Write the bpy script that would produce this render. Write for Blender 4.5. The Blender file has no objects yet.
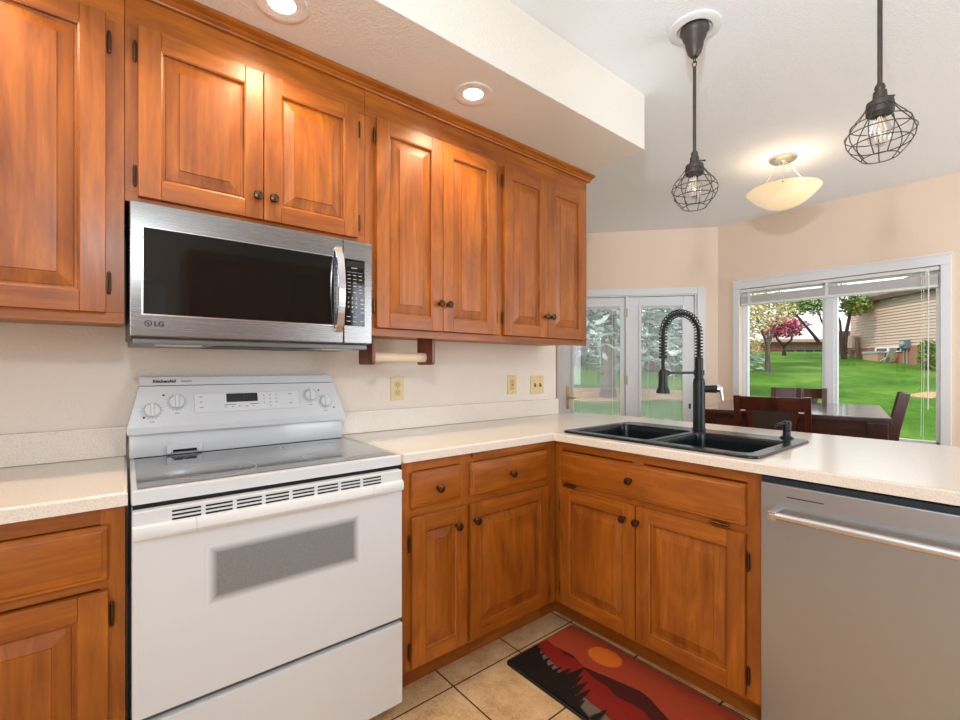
import bpy, bmesh, math, random
from mathutils import Matrix, Vector
R = random.Random(11)
S = bpy.context.scene
COL = S.collection
PI = math.pi
# ---------------------------------------------------------------- camera
CX, CY, CZ, YAW, FPX, HY = -0.0565, -2.0406, 1.2152, 0.8804, 458.87, 367.33
FW = Vector((math.cos(YAW), math.sin(YAW), 0)); RT = Vector((math.sin(YAW), -math.cos(YAW), 0))
cd = bpy.data.cameras.new('camera'); cam = bpy.data.objects.new('camera', cd); COL.objects.link(cam)
cam.location = (CX, CY, CZ); cam.rotation_euler = (PI/2, 0, YAW - PI/2)
cd.sensor_width = 36; cd.lens = FPX/960*36; cd.shift_y = (HY-360)/960; cd.clip_start = .02; cd.clip_end = 400
S.camera = cam
# ---------------------------------------------------------------- exposure, world, sun, area lights
S.view_settings.view_transform = 'Standard'; S.view_settings.look = 'None'
S.view_settings.gamma = 1; S.view_settings.use_curve_mapping = False
S.view_settings.exposure = 0.06
W = bpy.data.worlds.new('World'); S.world = W; W.use_nodes = True
wn = W.node_tree; bg = wn.nodes['Background']
bg.inputs[0].default_value = (.90, .96, 1.0, 1); bg.inputs[1].default_value = 2.0
def light(name, kind, loc, energy, color, rot=(0, 0, 0), **kw):
    d = bpy.data.lights.new(name, kind); d.energy = energy; d.color = color
    for k, v in kw.items(): setattr(d, k, v)
    o = bpy.data.objects.new(name, d); COL.objects.link(o); o.location = loc; o.rotation_euler = rot
    return o
sun = light('sun', 'SUN', (0, 0, 30), 2.6, (1, .95, .85), angle=.01)
sun.rotation_euler = Vector((-.55, .25, .80)).to_track_quat('Z', 'Y').to_euler()
light('rear_fill', 'AREA', (3.3, -4.17, 1.5), 44, (.82, .91, 1.0), (PI/2, 0, 0), shape='RECTANGLE', size=2.0, size_y=1.5)  # added fill lamp at the rear wall, lights the dining side
light('side_fill', 'AREA', (-1.17, -3.0, 1.25), 34, (.80, .90, 1.0), (0, -PI/2, 0), shape='RECTANGLE', size=1.5, size_y=1.6)  # added fill lamp by the left wall, no window there
light('bounce_fill', 'AREA', (CX-.25, CY-.25, 1.75), 10, (.82, .91, 1.0), (PI, 0, 0), shape='DISK', size=.30)  # upward lamp added for soft fill off the ceiling
light('photo_flash', 'AREA', (CX-.01, CY+.03, 1.875), 11, (.80, .92, 1), (0, 0, 0), shape='DISK', size=.10).rotation_euler = (Vector((-.55, -.6, -.35))).to_track_quat('Z', 'Y').to_euler()
light('dining_fill', 'SPOT', (CX-.01, CY+.03, 1.876), 90, (.80, .90, 1), spot_size=math.radians(62), spot_blend=.6, shadow_soft_size=.05).rotation_euler = Vector((-.97, -.18, -.22)).to_track_quat('Z', 'Y').to_euler()  # added spot that brightens the dining walls and ceiling

# ---------------------------------------------------------------- mesh helpers
def T(x, y, z): return Matrix.Translation((x, y, z))
def box(bm, x0, x1, y0, y1, z0, z1, bev=0, mi=0, M=None, seg=2):
    x0, x1 = min(x0, x1), max(x0, x1); y0, y1 = min(y0, y1), max(y0, y1); z0, z1 = min(z0, z1), max(z0, z1)
    v = [bm.verts.new(p) for p in ((x0,y0,z0),(x1,y0,z0),(x1,y1,z0),(x0,y1,z0),(x0,y0,z1),(x1,y0,z1),(x1,y1,z1),(x0,y1,z1))]
    if M: 
        for q in v: q.co = M @ q.co
    fs = [bm.faces.new([v[i] for i in f]) for f in ((0,3,2,1),(4,5,6,7),(0,1,5,4),(1,2,6,5),(2,3,7,6),(3,0,4,7))]
    for f in fs: f.material_index = mi
    if bev:
        es = list({e for f in fs for e in f.edges})
        r = bmesh.ops.bevel(bm, geom=es, offset=bev, segments=seg, profile=.5, affect='EDGES')
        for f in r['faces']: f.material_index = mi
    return fs
def prism(bm, poly, h0, h1, M=None, mi=0, bev=0):
    a = [bm.verts.new((x, y, h0)) for x, y in poly]; b = [bm.verts.new((x, y, h1)) for x, y in poly]
    fs = [bm.faces.new(a[::-1]), bm.faces.new(b)]
    n = len(poly)
    for i in range(n): fs.append(bm.faces.new((a[i], a[(i+1) % n], b[(i+1) % n], b[i])))
    if M:
        for q in a+b: q.co = M @ q.co
    for f in fs: f.material_index = mi
    if bev:
        r = bmesh.ops.bevel(bm, geom=list({e for f in fs for e in f.edges}), offset=bev, segments=2, profile=.5, affect='EDGES')
        for f in r['faces']: f.material_index = mi
def lathe(bm, prof, M=None, seg=24, mi=0, cap=True):
    rings = []
    for r, z in prof:
        if r < 1e-6: rings.append([bm.verts.new((0, 0, z))])
        else: rings.append([bm.verts.new((r*math.cos(2*PI*i/seg), r*math.sin(2*PI*i/seg), z)) for i in range(seg)])
    fs = []
    for a, b in zip(rings, rings[1:]):
        for i in range(seg):
            j = (i+1) % seg
            if len(a) == 1 and len(b) == 1: continue
            if len(a) == 1: fs.append(bm.faces.new((a[0], b[i], b[j])))
            elif len(b) == 1: fs.append(bm.faces.new((a[i], b[0], a[j])))
            else: fs.append(bm.faces.new((a[i], b[i], b[j], a[j])))
    if cap:
        for rg in (rings[0], rings[-1]):
            if len(rg) > 1: fs.append(bm.faces.new(rg))
    if M:
        for rg in rings:
            for q in rg: q.co = M @ q.co
    for f in fs: f.material_index = mi
def tube(bm, pts, r, seg=8, mi=0, closed=False):
    pts = [Vector(p) for p in pts]; n = len(pts); rs = r if isinstance(r, (list, tuple)) else [r]*n
    tang = []
    for i in range(n):
        if closed: t = pts[(i+1) % n]-pts[i-1]
        else: t = pts[min(i+1, n-1)]-pts[max(i-1, 0)]
        tang.append(t.normalized() if t.length > 1e-9 else Vector((0, 0, 1)))
    u = tang[0].orthogonal().normalized(); rings = []
    for i in range(n):
        u = (u - tang[i]*u.dot(tang[i])); u = u.normalized() if u.length > 1e-6 else tang[i].orthogonal().normalized()
        w = tang[i].cross(u)
        rings.append([bm.verts.new(pts[i]+(u*math.cos(2*PI*k/seg)+w*math.sin(2*PI*k/seg))*rs[i]) for k in range(seg)])
    fs = []
    for i in range(n if closed else n-1):
        a, b = rings[i], rings[(i+1) % n]
        for k in range(seg):
            fs.append(bm.faces.new((a[k], a[(k+1) % seg], b[(k+1) % seg], b[k])))
    if not closed:
        fs.append(bm.faces.new(rings[0][::-1])); fs.append(bm.faces.new(rings[-1]))
    for f in fs: f.material_index = mi
def cyl(bm, p, q, r, seg=16, mi=0): tube(bm, [p, q], r, seg, mi)
def loops(bm, ls, mi=0, cap0=False, cap1=True):
    rs = [[bm.verts.new(p) for p in l] for l in ls]; n = len(rs[0]); fs = []
    for a, b in zip(rs, rs[1:]):
        for i in range(n): fs.append(bm.faces.new((a[i], a[(i+1) % n], b[(i+1) % n], b[i])))
    if cap0: fs.append(bm.faces.new(rs[0][::-1]))
    if cap1: fs.append(bm.faces.new(rs[-1]))
    for f in fs: f.material_index = mi
def hexa(bm, q, mi=0):
    v = [bm.verts.new(p) for p in q]
    for f in ((0,3,2,1),(4,5,6,7),(0,1,5,4),(1,2,6,5),(2,3,7,6),(3,0,4,7)): bm.faces.new([v[i] for i in f]).material_index = mi
def rrect(x0, x1, y0, y1, r, n=5):
    out = []
    for cx, cy, a0 in ((x1-r, y1-r, 0), (x0+r, y1-r, PI/2), (x0+r, y0+r, PI), (x1-r, y0+r, 1.5*PI)):
        for k in range(n+1):
            a = a0+PI/2*k/n; out.append((cx+r*math.cos(a), cy+r*math.sin(a)))
    return out
def root_loc(o):
    v = Vector((0, 0, 0))
    while o: v += o.location; o = o.parent
    return v
def obj(name, bm, mats, parent=None, local=False, smooth=35, label=None):
    if parent is not None and not local: bmesh.ops.translate(bm, verts=bm.verts, vec=-root_loc(parent))
    bmesh.ops.recalc_face_normals(bm, faces=bm.faces)
    me = bpy.data.meshes.new(name); bm.to_mesh(me); bm.free()
    for m in (mats if isinstance(mats, (list, tuple)) else [mats]): me.materials.append(m)
    if smooth:
        me.polygons.foreach_set('use_smooth', [True]*len(me.polygons)); me.set_sharp_from_angle(angle=math.radians(smooth))
    o = bpy.data.objects.new(name, me); COL.objects.link(o)
    if smooth and smooth >= 30 and len(me.polygons) > 6:
        w_ = o.modifiers.new('flat_faces', 'WEIGHTED_NORMAL'); w_.keep_sharp = True; w_.weight = 100
    if parent is not None: o.parent = parent
    if label: o['label'] = label
    return o
def tag(o, label, cat, group=None):
    o['label'] = label; o['category'] = cat
    if group: o['group'] = group
    return o
def thing(name, label, cat, loc=(0, 0, 0), rz=0, group=None):
    o = bpy.data.objects.new(name, None); COL.objects.link(o); o.location = loc; o.rotation_euler = (0, 0, rz); o.empty_display_size = .05
    return tag(o, label, cat, group)
def struct(name, bm, m, parent=None, smooth=35, local=False):
    o = obj(name, bm, m, parent, smooth=smooth, local=local)
    if parent is None: o['kind'] = 'structure'
    return o
def B(): return bmesh.new()
def bx(name, dims, m, parent=None, bev=0, **k):
    bm = B(); box(bm, *dims, bev); return obj(name, bm, m, parent, **k)
def copy_tree(o, parent=None):
    c = o.copy(); COL.objects.link(c)
    if parent: c.parent = parent
    for ch in list(o.children): copy_tree(ch, c)
    return c
def text(name, s, size, M, m, parent, bold=0.0, align='CENTER', depth=.0004):
    cu = bpy.data.curves.new(name, 'FONT'); cu.body = s; cu.size = size; cu.align_x = align; cu.align_y = 'CENTER'; cu.offset = bold; cu.extrude = depth; cu.resolution_u = 2
    t = bpy.data.objects.new(name+'_curve', cu); COL.objects.link(t)
    dg = bpy.context.evaluated_depsgraph_get(); me = t.evaluated_get(dg).to_mesh()
    bm = B(); bm.from_mesh(me); t.evaluated_get(dg).to_mesh_clear()
    bpy.data.objects.remove(t); bpy.data.curves.remove(cu)
    bmesh.ops.transform(bm, matrix=M, verts=bm.verts)
    return obj(name, bm, m, parent, smooth=0)
def frame(o, u, n):                       # local (u, w, n) to world: u across, w up, n out of the face
    u = Vector(u).normalized(); n = Vector(n).normalized(); w = n.cross(u)
    return Matrix(((u.x, w.x, n.x, o[0]), (u.y, w.y, n.y, o[1]), (u.z, w.z, n.z, o[2]), (0, 0, 0, 1)))
def at(u, v, D): return Vector((CX, CY, CZ)) + (FW + RT*(u-480)/FPX + Vector((0, 0, 1))*(HY-v)/FPX)*D

# ---------------------------------------------------------------- materials
class NT:
    def __init__(s, name):
        s.m = bpy.data.materials.new(name); s.m.use_nodes = True; s.t = s.m.node_tree; s.p = s.t.nodes['Principled BSDF']; s.o = s.t.nodes['Material Output']
    def n(s, typ, **kw):
        q = s.t.nodes.new(typ)
        for k, v in kw.items():
            if k.startswith('_'): setattr(q, k[1:], v)
            else:
                key = int(k[1:]) if k[0] == 'i' and k[1:].isdigit() else k.replace('__', ' ')
                if isinstance(v, bpy.types.NodeSocket): s.t.links.new(v, q.inputs[key])
                else: q.inputs[key].default_value = v
        return q
    def l(s, a, b): s.t.links.new(a, b)
    def math(s, op, a, b=0.0):
        return s.n('ShaderNodeMath', _operation=op, i0=a, i1=b).outputs[0]
    def mix(s, f, a, b, mode='MIX'):
        q = s.t.nodes.new('ShaderNodeMix'); q.data_type = 'RGBA'; q.blend_type = mode
        for k, v in ((0, f), (6, a), (7, b)):
            if isinstance(v, bpy.types.NodeSocket): s.t.links.new(v, q.inputs[k])
            else: q.inputs[k].default_value = v
        return q.outputs[2]
    def ramp(s, f, stops):
        q = s.t.nodes.new('ShaderNodeValToRGB'); s.l(f, q.inputs[0]); e = q.color_ramp.elements
        while len(e) < len(stops): e.new(.5)
        for el, (p, c) in zip(e, stops): el.position = p; el.color = c if len(c) == 4 else (*c, 1)
        return q.outputs[0]
    def bump(s, h, strength, dist):
        q = s.n('ShaderNodeBump', Strength=strength, Distance=dist, Height=h); s.l(q.outputs[0], s.p.inputs['Normal'])
    def set(s, **kw):
        for k, v in kw.items():
            k = k.replace('__', ' ')
            if isinstance(v, bpy.types.NodeSocket): s.l(v, s.p.inputs[k])
            else: s.p.inputs[k].default_value = v
        return s
def c4(c): return (c[0], c[1], c[2], 1)
def simple(name, col, rough=.5, metal=0, **kw):
    a = NT(name); a.set(Base__Color=c4(col), Roughness=rough, Metallic=metal, **kw); return a.m
def s2l(r, g, b): return tuple(((c/255)/12.92 if c/255 <= .04045 else ((c/255+.055)/1.055)**2.4) for c in (r, g, b))
def wood(name, axis, light_c, dark_c, rough=.40, grain=1.0, coat=.10):
    a = NT(name); tc = a.n('ShaderNodeTexCoord'); oi = a.n('ShaderNodeObjectInfo')
    off = a.n('ShaderNodeVectorMath', _operation='SCALE', i0=(13.1, 7.7, 5.3), Scale=oi.outputs['Random'])
    v = a.n('ShaderNodeVectorMath', _operation='ADD', i0=tc.outputs['Object'], i1=off.outputs[0])
    sc = [26, 26, 26]; sc[axis] = 1.6
    mp = a.n('ShaderNodeMapping', Vector=v.outputs[0], Scale=sc)
    n1 = a.n('ShaderNodeTexNoise', Vector=mp.outputs[0], Scale=1.6, Detail=7, Roughness=.62, Distortion=.8)
    sc2 = [7, 7, 7]; sc2[axis] = 2.2
    mp2 = a.n('ShaderNodeMapping', Vector=v.outputs[0], Scale=sc2)
    n2 = a.n('ShaderNodeTexNoise', Vector=mp2.outputs[0], Scale=1.0, Detail=4, Roughness=.6, Distortion=1.2)
    f = a.math('ADD', a.math('MULTIPLY', n1.outputs[0], .5*grain), a.math('MULTIPLY', n2.outputs[0], .6))
    col = a.ramp(f, [(.36, dark_c), (.56, tuple((x+y)/2 for x, y in zip(light_c, dark_c))), (.72, light_c)])
    vor = a.n('ShaderNodeTexNoise', Vector=a.n('ShaderNodeMapping', Vector=v.outputs[0], Scale=[60 if i != axis else 14 for i in range(3)]).outputs[0], Scale=1.0, Detail=2)
    fl = a.ramp(vor.outputs[0], [(.66, (0, 0, 0)), (.74, (1, 1, 1))])
    col = a.mix(a.math('MULTIPLY', fl, .18), col, c4(tuple(x*.55 for x in dark_c)))
    a.set(Base__Color=col, Roughness=rough, Coat__Weight=coat, Coat__Roughness=.22)
    a.bump(n1.outputs[0], .05, .002)
    return a.m
WL, WD = s2l(187, 106, 24), s2l(120, 57, 7)
woodv = wood('maple_vertical', 2, WL, WD); woodx = wood('maple_along_x', 0, WL, WD); woody = wood('maple_along_y', 1, WL, WD)
dwood = wood('dark_cherry', 0, s2l(94, 40, 24), s2l(50, 20, 14), .3); dwoodv = wood('dark_cherry_upright', 2, s2l(94, 40, 24), s2l(50, 20, 14), .3)
tablewood = wood('dark_table_wood', 1, s2l(84, 48, 36), s2l(48, 26, 22), .12, coat=.5)
bronze = simple('dark_bronze', s2l(84, 62, 46), .32, .85)
black = simple('black_plastic', (.012, .012, .012), .45)
gapshade = simple('recess_shade', (.006, .006, .006), .9)  # near-black colour stands in for the shade inside gaps and slots
white_en = simple('white_enamel', (.72, .73, .74), .22, Coat__Weight=.3)
white_pl = simple('white_plastic', (.78, .78, .77), .35)
trimw = simple('white_trim_paint', (.80, .81, .82), .4)
chrome = simple('chrome', (.75, .75, .75), .12, 1)
brass = simple('brass', s2l(196, 160, 90), .3, .9)
ivory = simple('ivory_plastic', s2l(226, 204, 150), .4)
ivory_d = simple('ivory_plastic_inset', s2l(214, 188, 130), .4)
greyp = simple('grey_print', (.18, .18, .18), .6)
def paint(name, col, bs=.25, sc=95, rough=.75):
    a = NT(name); tc = a.n('ShaderNodeTexCoord')
    n = a.n('ShaderNodeTexNoise', Vector=tc.outputs['Object'], Scale=sc, Detail=2.5, Roughness=.55)
    h = a.ramp(n.outputs[0], [(.42, (0, 0, 0)), (.62, (1, 1, 1))])
    a.set(Base__Color=c4(col), Roughness=rough); a.bump(h, bs, .004); return a.m
wallp = paint('beige_wall_paint', (.85, .76, .66)); peach = paint('peach_wall_paint', (.88, .70, .55), .1)
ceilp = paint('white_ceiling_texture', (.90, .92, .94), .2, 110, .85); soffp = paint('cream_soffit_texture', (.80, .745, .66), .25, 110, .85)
def stainless(name, axis=1, base=.62, rough=.27, tint=(1, 1, 1.04), metal=1):
    a = NT(name); tc = a.n('ShaderNodeTexCoord'); sc = [300, 300, 300]; sc[axis] = 3
    n = a.n('ShaderNodeTexNoise', Vector=a.n('ShaderNodeMapping', Vector=tc.outputs['Object'], Scale=sc).outputs[0], Scale=1, Detail=3)
    a.set(Base__Color=c4(tuple(base*t for t in tint)), Metallic=metal, Roughness=a.math('ADD', a.math('MULTIPLY', n.outputs[0], .06), rough-.03), Anisotropic=.55)
    a.bump(n.outputs[0], .008, .001); return a.m
steel_x = stainless('brushed_steel_along_x', 0, .30, .27, (1, .97, .93)); steel_y = stainless('brushed_steel_along_y', 1, .43, .36, (1, 1.03, 1.08), .84); steel_h = simple('satin_steel', (.72, .72, .73), .24, 1)
def glassmat(name, tint=(1, 1, 1), refl=.03, rough=0.0):
    a = NT(name); tr = a.n('ShaderNodeBsdfTransparent', Color=c4(tint)); gl = a.n('ShaderNodeBsdfGlossy', Color=(1, 1, 1, 1), Roughness=rough)
    lw = a.n('ShaderNodeLayerWeight', Blend=.25)
    f = a.math('ADD', a.math('MULTIPLY', lw.outputs['Fresnel'], .38), refl*.5)
    mx = a.n('ShaderNodeMixShader', i0=f, i1=tr.outputs[0], i2=gl.outputs[0]); a.l(mx.outputs[0], a.o.inputs[0]); return a.m
glass = glassmat('clear_glass'); bulbglass = glassmat('bulb_glass', (.93, .93, .92), .25, .05)
def laminate():
    a = NT('cream_speckled_laminate'); tc = a.n('ShaderNodeTexCoord')
    n = a.n('ShaderNodeTexNoise', Vector=tc.outputs['Object'], Scale=260, Detail=2, Roughness=.7)
    n2 = a.n('ShaderNodeTexNoise', Vector=tc.outputs['Object'], Scale=14, Detail=5, Roughness=.7)
    c = a.ramp(n.outputs[0], [(.34, s2l(226, 213, 197)), (.5, s2l(240, 230, 216)), (.68, s2l(245, 237, 225))])
    c = a.mix(a.math('MULTIPLY', n2.outputs[0], .25), c, c4(s2l(222, 204, 182)))
    a.set(Base__Color=c, Roughness=.19, Specular__IOR__Level=.6); return a.m
counter = laminate()
def tile(tx, ty, ts):
    a = NT('tan_ceramic_tile'); tc = a.n('ShaderNodeTexCoord')
    v = a.n('ShaderNodeVectorMath', _operation='SUBTRACT', i0=tc.outputs['Object'], i1=(tx-20*ts, ty-20*ts, 0))
    b = a.n('ShaderNodeTexBrick', _offset=0.0, _squash=1.0, Vector=v.outputs[0], Scale=1.0, Mortar__Size=.0032, Mortar__Smooth=.1, Brick__Width=ts, Row__Height=ts)
    b.inputs['Color1'].default_value = (.0, .0, .0, 1); b.inputs['Color2'].default_value = (1, 1, 1, 1)
    n = a.n('ShaderNodeTexNoise', Vector=tc.outputs['Object'], Scale=9, Detail=8, Roughness=.72)
    n2 = a.n('ShaderNodeTexNoise', Vector=tc.outputs['Object'], Scale=120, Detail=3, Roughness=.7)
    c = a.ramp(a.math('ADD', a.math('MULTIPLY', n.outputs[0], .65), a.math('MULTIPLY', n2.outputs[0], .35)), [(.36, s2l(184, 144, 98)), (.5, s2l(222, 184, 134)), (.64, s2l(240, 210, 168))])
    c = a.mix(b.outputs['Fac'], c, c4(s2l(58, 32, 20)))
    a.set(Base__Color=c, Roughness=a.math('ADD', .35, a.math('MULTIPLY', b.outputs['Fac'], .4)))
    a.bump(a.math('ADD', a.math('SUBTRACT', 1.0, b.outputs['Fac']), a.math('MULTIPLY', n2.outputs[0], .12)), .3, .003); return a.m
TX, TY, TS = .979, -.628, .344
tilem = tile(TX, TY, TS)

# ---------------------------------------------------------------- room shell
CEIL, SOF = 2.608, 2.325
bm = B(); prism(bm, [(-1.4, -4.4), (4.8, -4.4), (4.8, .05), (3.65, 1.42), (-1.4, 1.42)], -.12, 0); struct('floor', bm, tilem, smooth=0)
bm = B(); prism(bm, [(-1.4, -4.4), (4.95, -4.4), (4.95, .1), (3.75, 1.5), (-1.4, 1.5)], CEIL, CEIL+.15); struct('ceiling', bm, ceilp, smooth=0)
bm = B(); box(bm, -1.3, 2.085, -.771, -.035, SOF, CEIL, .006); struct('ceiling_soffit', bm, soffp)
bm = B(); box(bm, -1.3, 2.25, -.035, .085, 0, CEIL, .008); struct('wall_range_side', bm, wallp)
bm = B(); box(bm, -1.4, -1.2, -4.4, 1.42, 0, CEIL); struct('wall_left', bm, wallp)
RX = 4.665
bm = B()
for y0, y1, z0, z1 in ((-4.4, -1.60, 0, CEIL), (-1.60, -.237, 0, .56), (-1.60, -.237, 1.96, CEIL), (-.237, -.0, 0, CEIL)): box(bm, RX, RX+.15, y0, y1, z0, z1)
struct('wall_window_side', bm, peach, smooth=0)
DA = Vector((RX, -.034, 0)); DD = Vector((-.6557, .7550, 0)); DN = Vector((.7550, .6557, 0))
MD = Matrix(((DD.x, DN.x, 0, DA.x), (DD.y, DN.y, 0, DA.y), (0, 0, 1, 0), (0, 0, 0, 1)))      # local: s along the wall, t outward, z
bm = B()
for s0, s1, z0, z1 in ((-.03, .19, 0, CEIL), (.19, 1.515, 1.955, CEIL), (1.515, 1.78, 0, CEIL)): box(bm, s0, s1, 0, .15, z0, z1, M=MD)
struct('wall_door_side', bm, peach, smooth=0)
bm = B(); box(bm, 2.0, 3.55, 1.29, 1.42, 0, CEIL); struct('wall_nook', bm, peach, smooth=0)
bm = B(); box(bm, 2.0, 2.12, .085, 1.29, 0, CEIL); struct('wall_passage', bm, peach, smooth=0)
bm = B()
for x0, x1, z0, z1 in ((-1.2, -.4, 0, CEIL), (-.4, .42, 2.05, CEIL), (.42, 2.3, 0, CEIL), (2.3, 4.665, 0, .75), (2.3, 4.665, 2.25, CEIL), (4.3, 4.665, .75, 2.25)): box(bm, x0, x1, -4.4, -4.25, z0, z1)
struct('wall_rear', bm, wallp, smooth=0)
# behind the camera: rear door for reflections, rear window added round the fill lamp
bm = B(); box(bm, -.39, .41, -4.36, -4.30, 0, 2.04, .004)
for x0, x1 in ((-.27, -.02), (.05, .30)):
    for z0, z1 in ((.2, .85), (1.0, 1.85)): box(bm, x0, x1, -4.302, -4.292, z0, z1, .006)
struct('door_3', bm, trimw)
bm = B()
for x0, x1, z0, z1 in ((2.3, 4.3, .75, .80), (2.3, 4.3, 2.20, 2.25), (2.3, 2.35, .8, 2.2), (4.25, 4.3, .8, 2.2), (3.28, 3.32, .8, 2.2)): box(bm, x0, x1, -4.33, -4.26, z0, z1, .004)
struct('added_window', bm, trimw)
bx('window_pane', (2.34, 4.26, -4.305, -4.30, .79, 2.21), glass, bpy.data.objects['added_window'], smooth=0)

# window in the dining wall
WY0, WY1, WZ0, WZ1 = -1.60, -.237, .56, 1.96
bm = B()
for y0, y1, z0, z1 in ((WY0-.055, WY1+.058, WZ1, 2.032), (WY0-.055, WY0, WZ0, WZ1), (WY1, WY1+.058, WZ0, WZ1)): box(bm, RX-.018, RX, y0, y1, z0, z1, .004)
for y0, y1, z0, z1 in ((WY0-.062, WY1+.065, 2.028, 2.045),): box(bm, RX-.026, RX, y0, y1, z0, z1, .003)
struct('trim_1', bm, trimw)
bm = B()
for y0, y1, z0, z1 in ((WY0, WY1, WZ0, WZ0+.075), (WY0, WY1, WZ1-.025, WZ1), (WY0, WY0+.012, WZ0, WZ1), (WY1-.022, WY1, WZ0, WZ1), (-.955, -.890, WZ0, WZ1)): box(bm, RX+.055, RX+.14, y0, y1, z0, z1, .004)
for y0, y1 in ((-1.588, -.955), (-.890, -.259)):
    for a0, a1, z0, z1 in ((y0, y0+.020, .63, 1.936), (y1-.020, y1, .63, 1.936), (y0, y1, .63, .66), (y0, y1, 1.924, 1.936)): box(bm, RX+.07, RX+.12, a0, a1, z0, z1, .003)
window1 = struct('window_1', bm, simple('white_vinyl', (.82, .83, .84), .35))
for y0, y1 in ((-1.588, -.955), (-.890, -.259)): bx('window_pane', (RX+.09, RX+.094, y0+.01, y1-.01, .64, 1.93), glass, window1, smooth=0)
bm = B(); box(bm, RX-.03, RX+.06, WY0-.06, WY1+.06, WZ0-.03, WZ0+.004, .006); struct('trim_2', bm, trimw)
# raised blind
slatm = simple('pale_grey_blind', s2l(228, 226, 224), .5)
bl = thing('window_blind', 'pale grey horizontal blind raised to a bundle at the top of the dining window', 'blind', (RX, -.92, 1.8))
bx('headrail', (RX-.012, RX+.045, WY0+.004, WY1-.004, 1.926, 1.955), slatm, bl, .004)
bm = B()
for k in range(14): box(bm, RX-.008+.001*(k % 2), RX+.042, WY0+.012, WY1-.012, 1.822+.0052*k, 1.8252+.0052*k)
obj('slat_bundle', bm, slatm, bl, smooth=0)
bx('bottom_rail', (RX-.008, RX+.044, WY0+.01, WY1-.01, 1.803, 1.822), simple('white_blind_rail', (.82, .82, .82), .4), bl, .004)
for y in (-1.53, -.92, -.32): bx('ladder_tape', (RX-.009, RX-.0075, y-.01, y+.01, 1.81, 1.93), slatm, bl, smooth=0)
for y, z in ((-1.500, .70), (-1.512, .64)):
    bm = B(); tube(bm, [(RX-.014, y, 1.93), (RX-.014, y-.002, 1.2), (RX-.014, y+.003, z)], .0016, 6); obj('pull_cord', bm, slatm, bl)
bm = B(); cyl(bm, (RX-.014, -1.538, 1.92), (RX-.016, -1.535, .9), .004, 8); obj('tilt_wand', bm, slatm, bl)

# french door pair in the angled wall
bm = B()
for s0, s1, z0, z1 in ((.122, .196, 0, 2.018), (.196, 1.505, 1.950, 2.018), (1.505, 1.576, 0, 2.018)): box(bm, s0, s1, -.018, 0, z0, z1, .004, M=MD)
struct('trim_3', bm, trimw)
bm = B()
for s0, s1, z0, z1 in ((.19, .216, 0, 1.955), (1.500, 1.515, 0, 1.955), (.216, 1.500, 1.938, 1.955), (.853, .884, 0, 1.938)): box(bm, s0, s1, 0, .14, z0, z1, .003, M=MD)
struct('door_frame', bm, trimw)
dblind = simple('white_door_blind', (.74, .75, .77), .5)
def leaf(name, s0, s1, g0, g1):
    bm = B(); z0, z1, gz0, gz1 = .012, 1.934, .26, 1.850
    for a, b, c, d in ((s0, g0, z0, z1), (g1, s1, z0, z1), (g0, g1, z0, gz0), (g0, g1, gz1, z1)): box(bm, a, b, .018, .062, c, d, .002, M=MD)
    for a, b, c, d in ((g0-.012, g0+.012, gz0-.012, gz1+.012), (g1-.012, g1+.012, gz0-.012, gz1+.012), (g0+.012, g1-.012, gz0-.012, gz0+.012), (g0+.012, g1-.012, gz1-.012, gz1+.012)): box(bm, a, b, .008, .020, c, d, .003, M=MD)
    o = struct(name, bm, trimw)
    bm = B(); box(bm, g0+.002, g1-.002, .026, .029, gz0, gz1, M=MD); box(bm, g0+.002, g1-.002, .054, .057, gz0, gz1, M=MD); obj('glass_pane', bm, glass, o, smooth=0)
    bm = B(); n = 160; pitch = (gz1-gz0-.02)/n
    for k in range(n):
        z = gz0+.01+pitch*k; hexa(bm, [MD @ Vector(q) for q in ((g0+.014, .034, z), (g1-.014, .034, z), (g1-.014, .043, z+.0024), (g0+.014, .043, z+.0024), (g0+.014, .034, z+.0003), (g1-.014, .034, z+.0003), (g1-.014, .043, z+.0027), (g0+.014, .043, z+.0027))])
    for s in (g0+.085, g1-.085):
        for t in (.0335, .0485): box(bm, s-.0009, s+.0009, t-.0004, t+.0004, gz0, gz1, M=MD)
    box(bm, g0+.012, g1-.012, .031, .051, gz1-.03, gz1, .002, M=MD)
    obj('enclosed_blind', bm, dblind, o, smooth=0)
    return o
dl1 = leaf('door_1', .886, 1.500, .925, 1.415); dl2 = leaf('door_2', .217, .851, .318, .740)
for z in (1.772, 1.085, .3):
    bm = B(); tube(bm, [MD @ Vector((.868, -.004, z-.045)), MD @ Vector((.868, -.004, z+.045))], .006, 10); box(bm, .868, .889, .002, .018, z-.04, z+.04, M=MD); obj('hinge', bm, brass, dl1, label='brass hinge')
bm = B(); box(bm, 1.452, 1.480, .010, .019, .78, 1.02, .004, M=MD)
tube(bm, [MD @ Vector(p) for p in ((1.466, .012, .90), (1.466, -.035, .90), (1.45, -.042, .90), (1.385, -.042, .897))], .007, 8); obj('door_handle', bm, brass, dl1, label='brass lever handle')
bm = B(); box(bm, .252, .268, .008, .019, .80, .85, .002, M=MD); obj('blind_slider', bm, black, dl2)
bm = B(); box(bm, 2.121, 2.135, .09, 1.28, 0, .09, .003); struct('baseboard_passage', bm, trimw)

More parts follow.
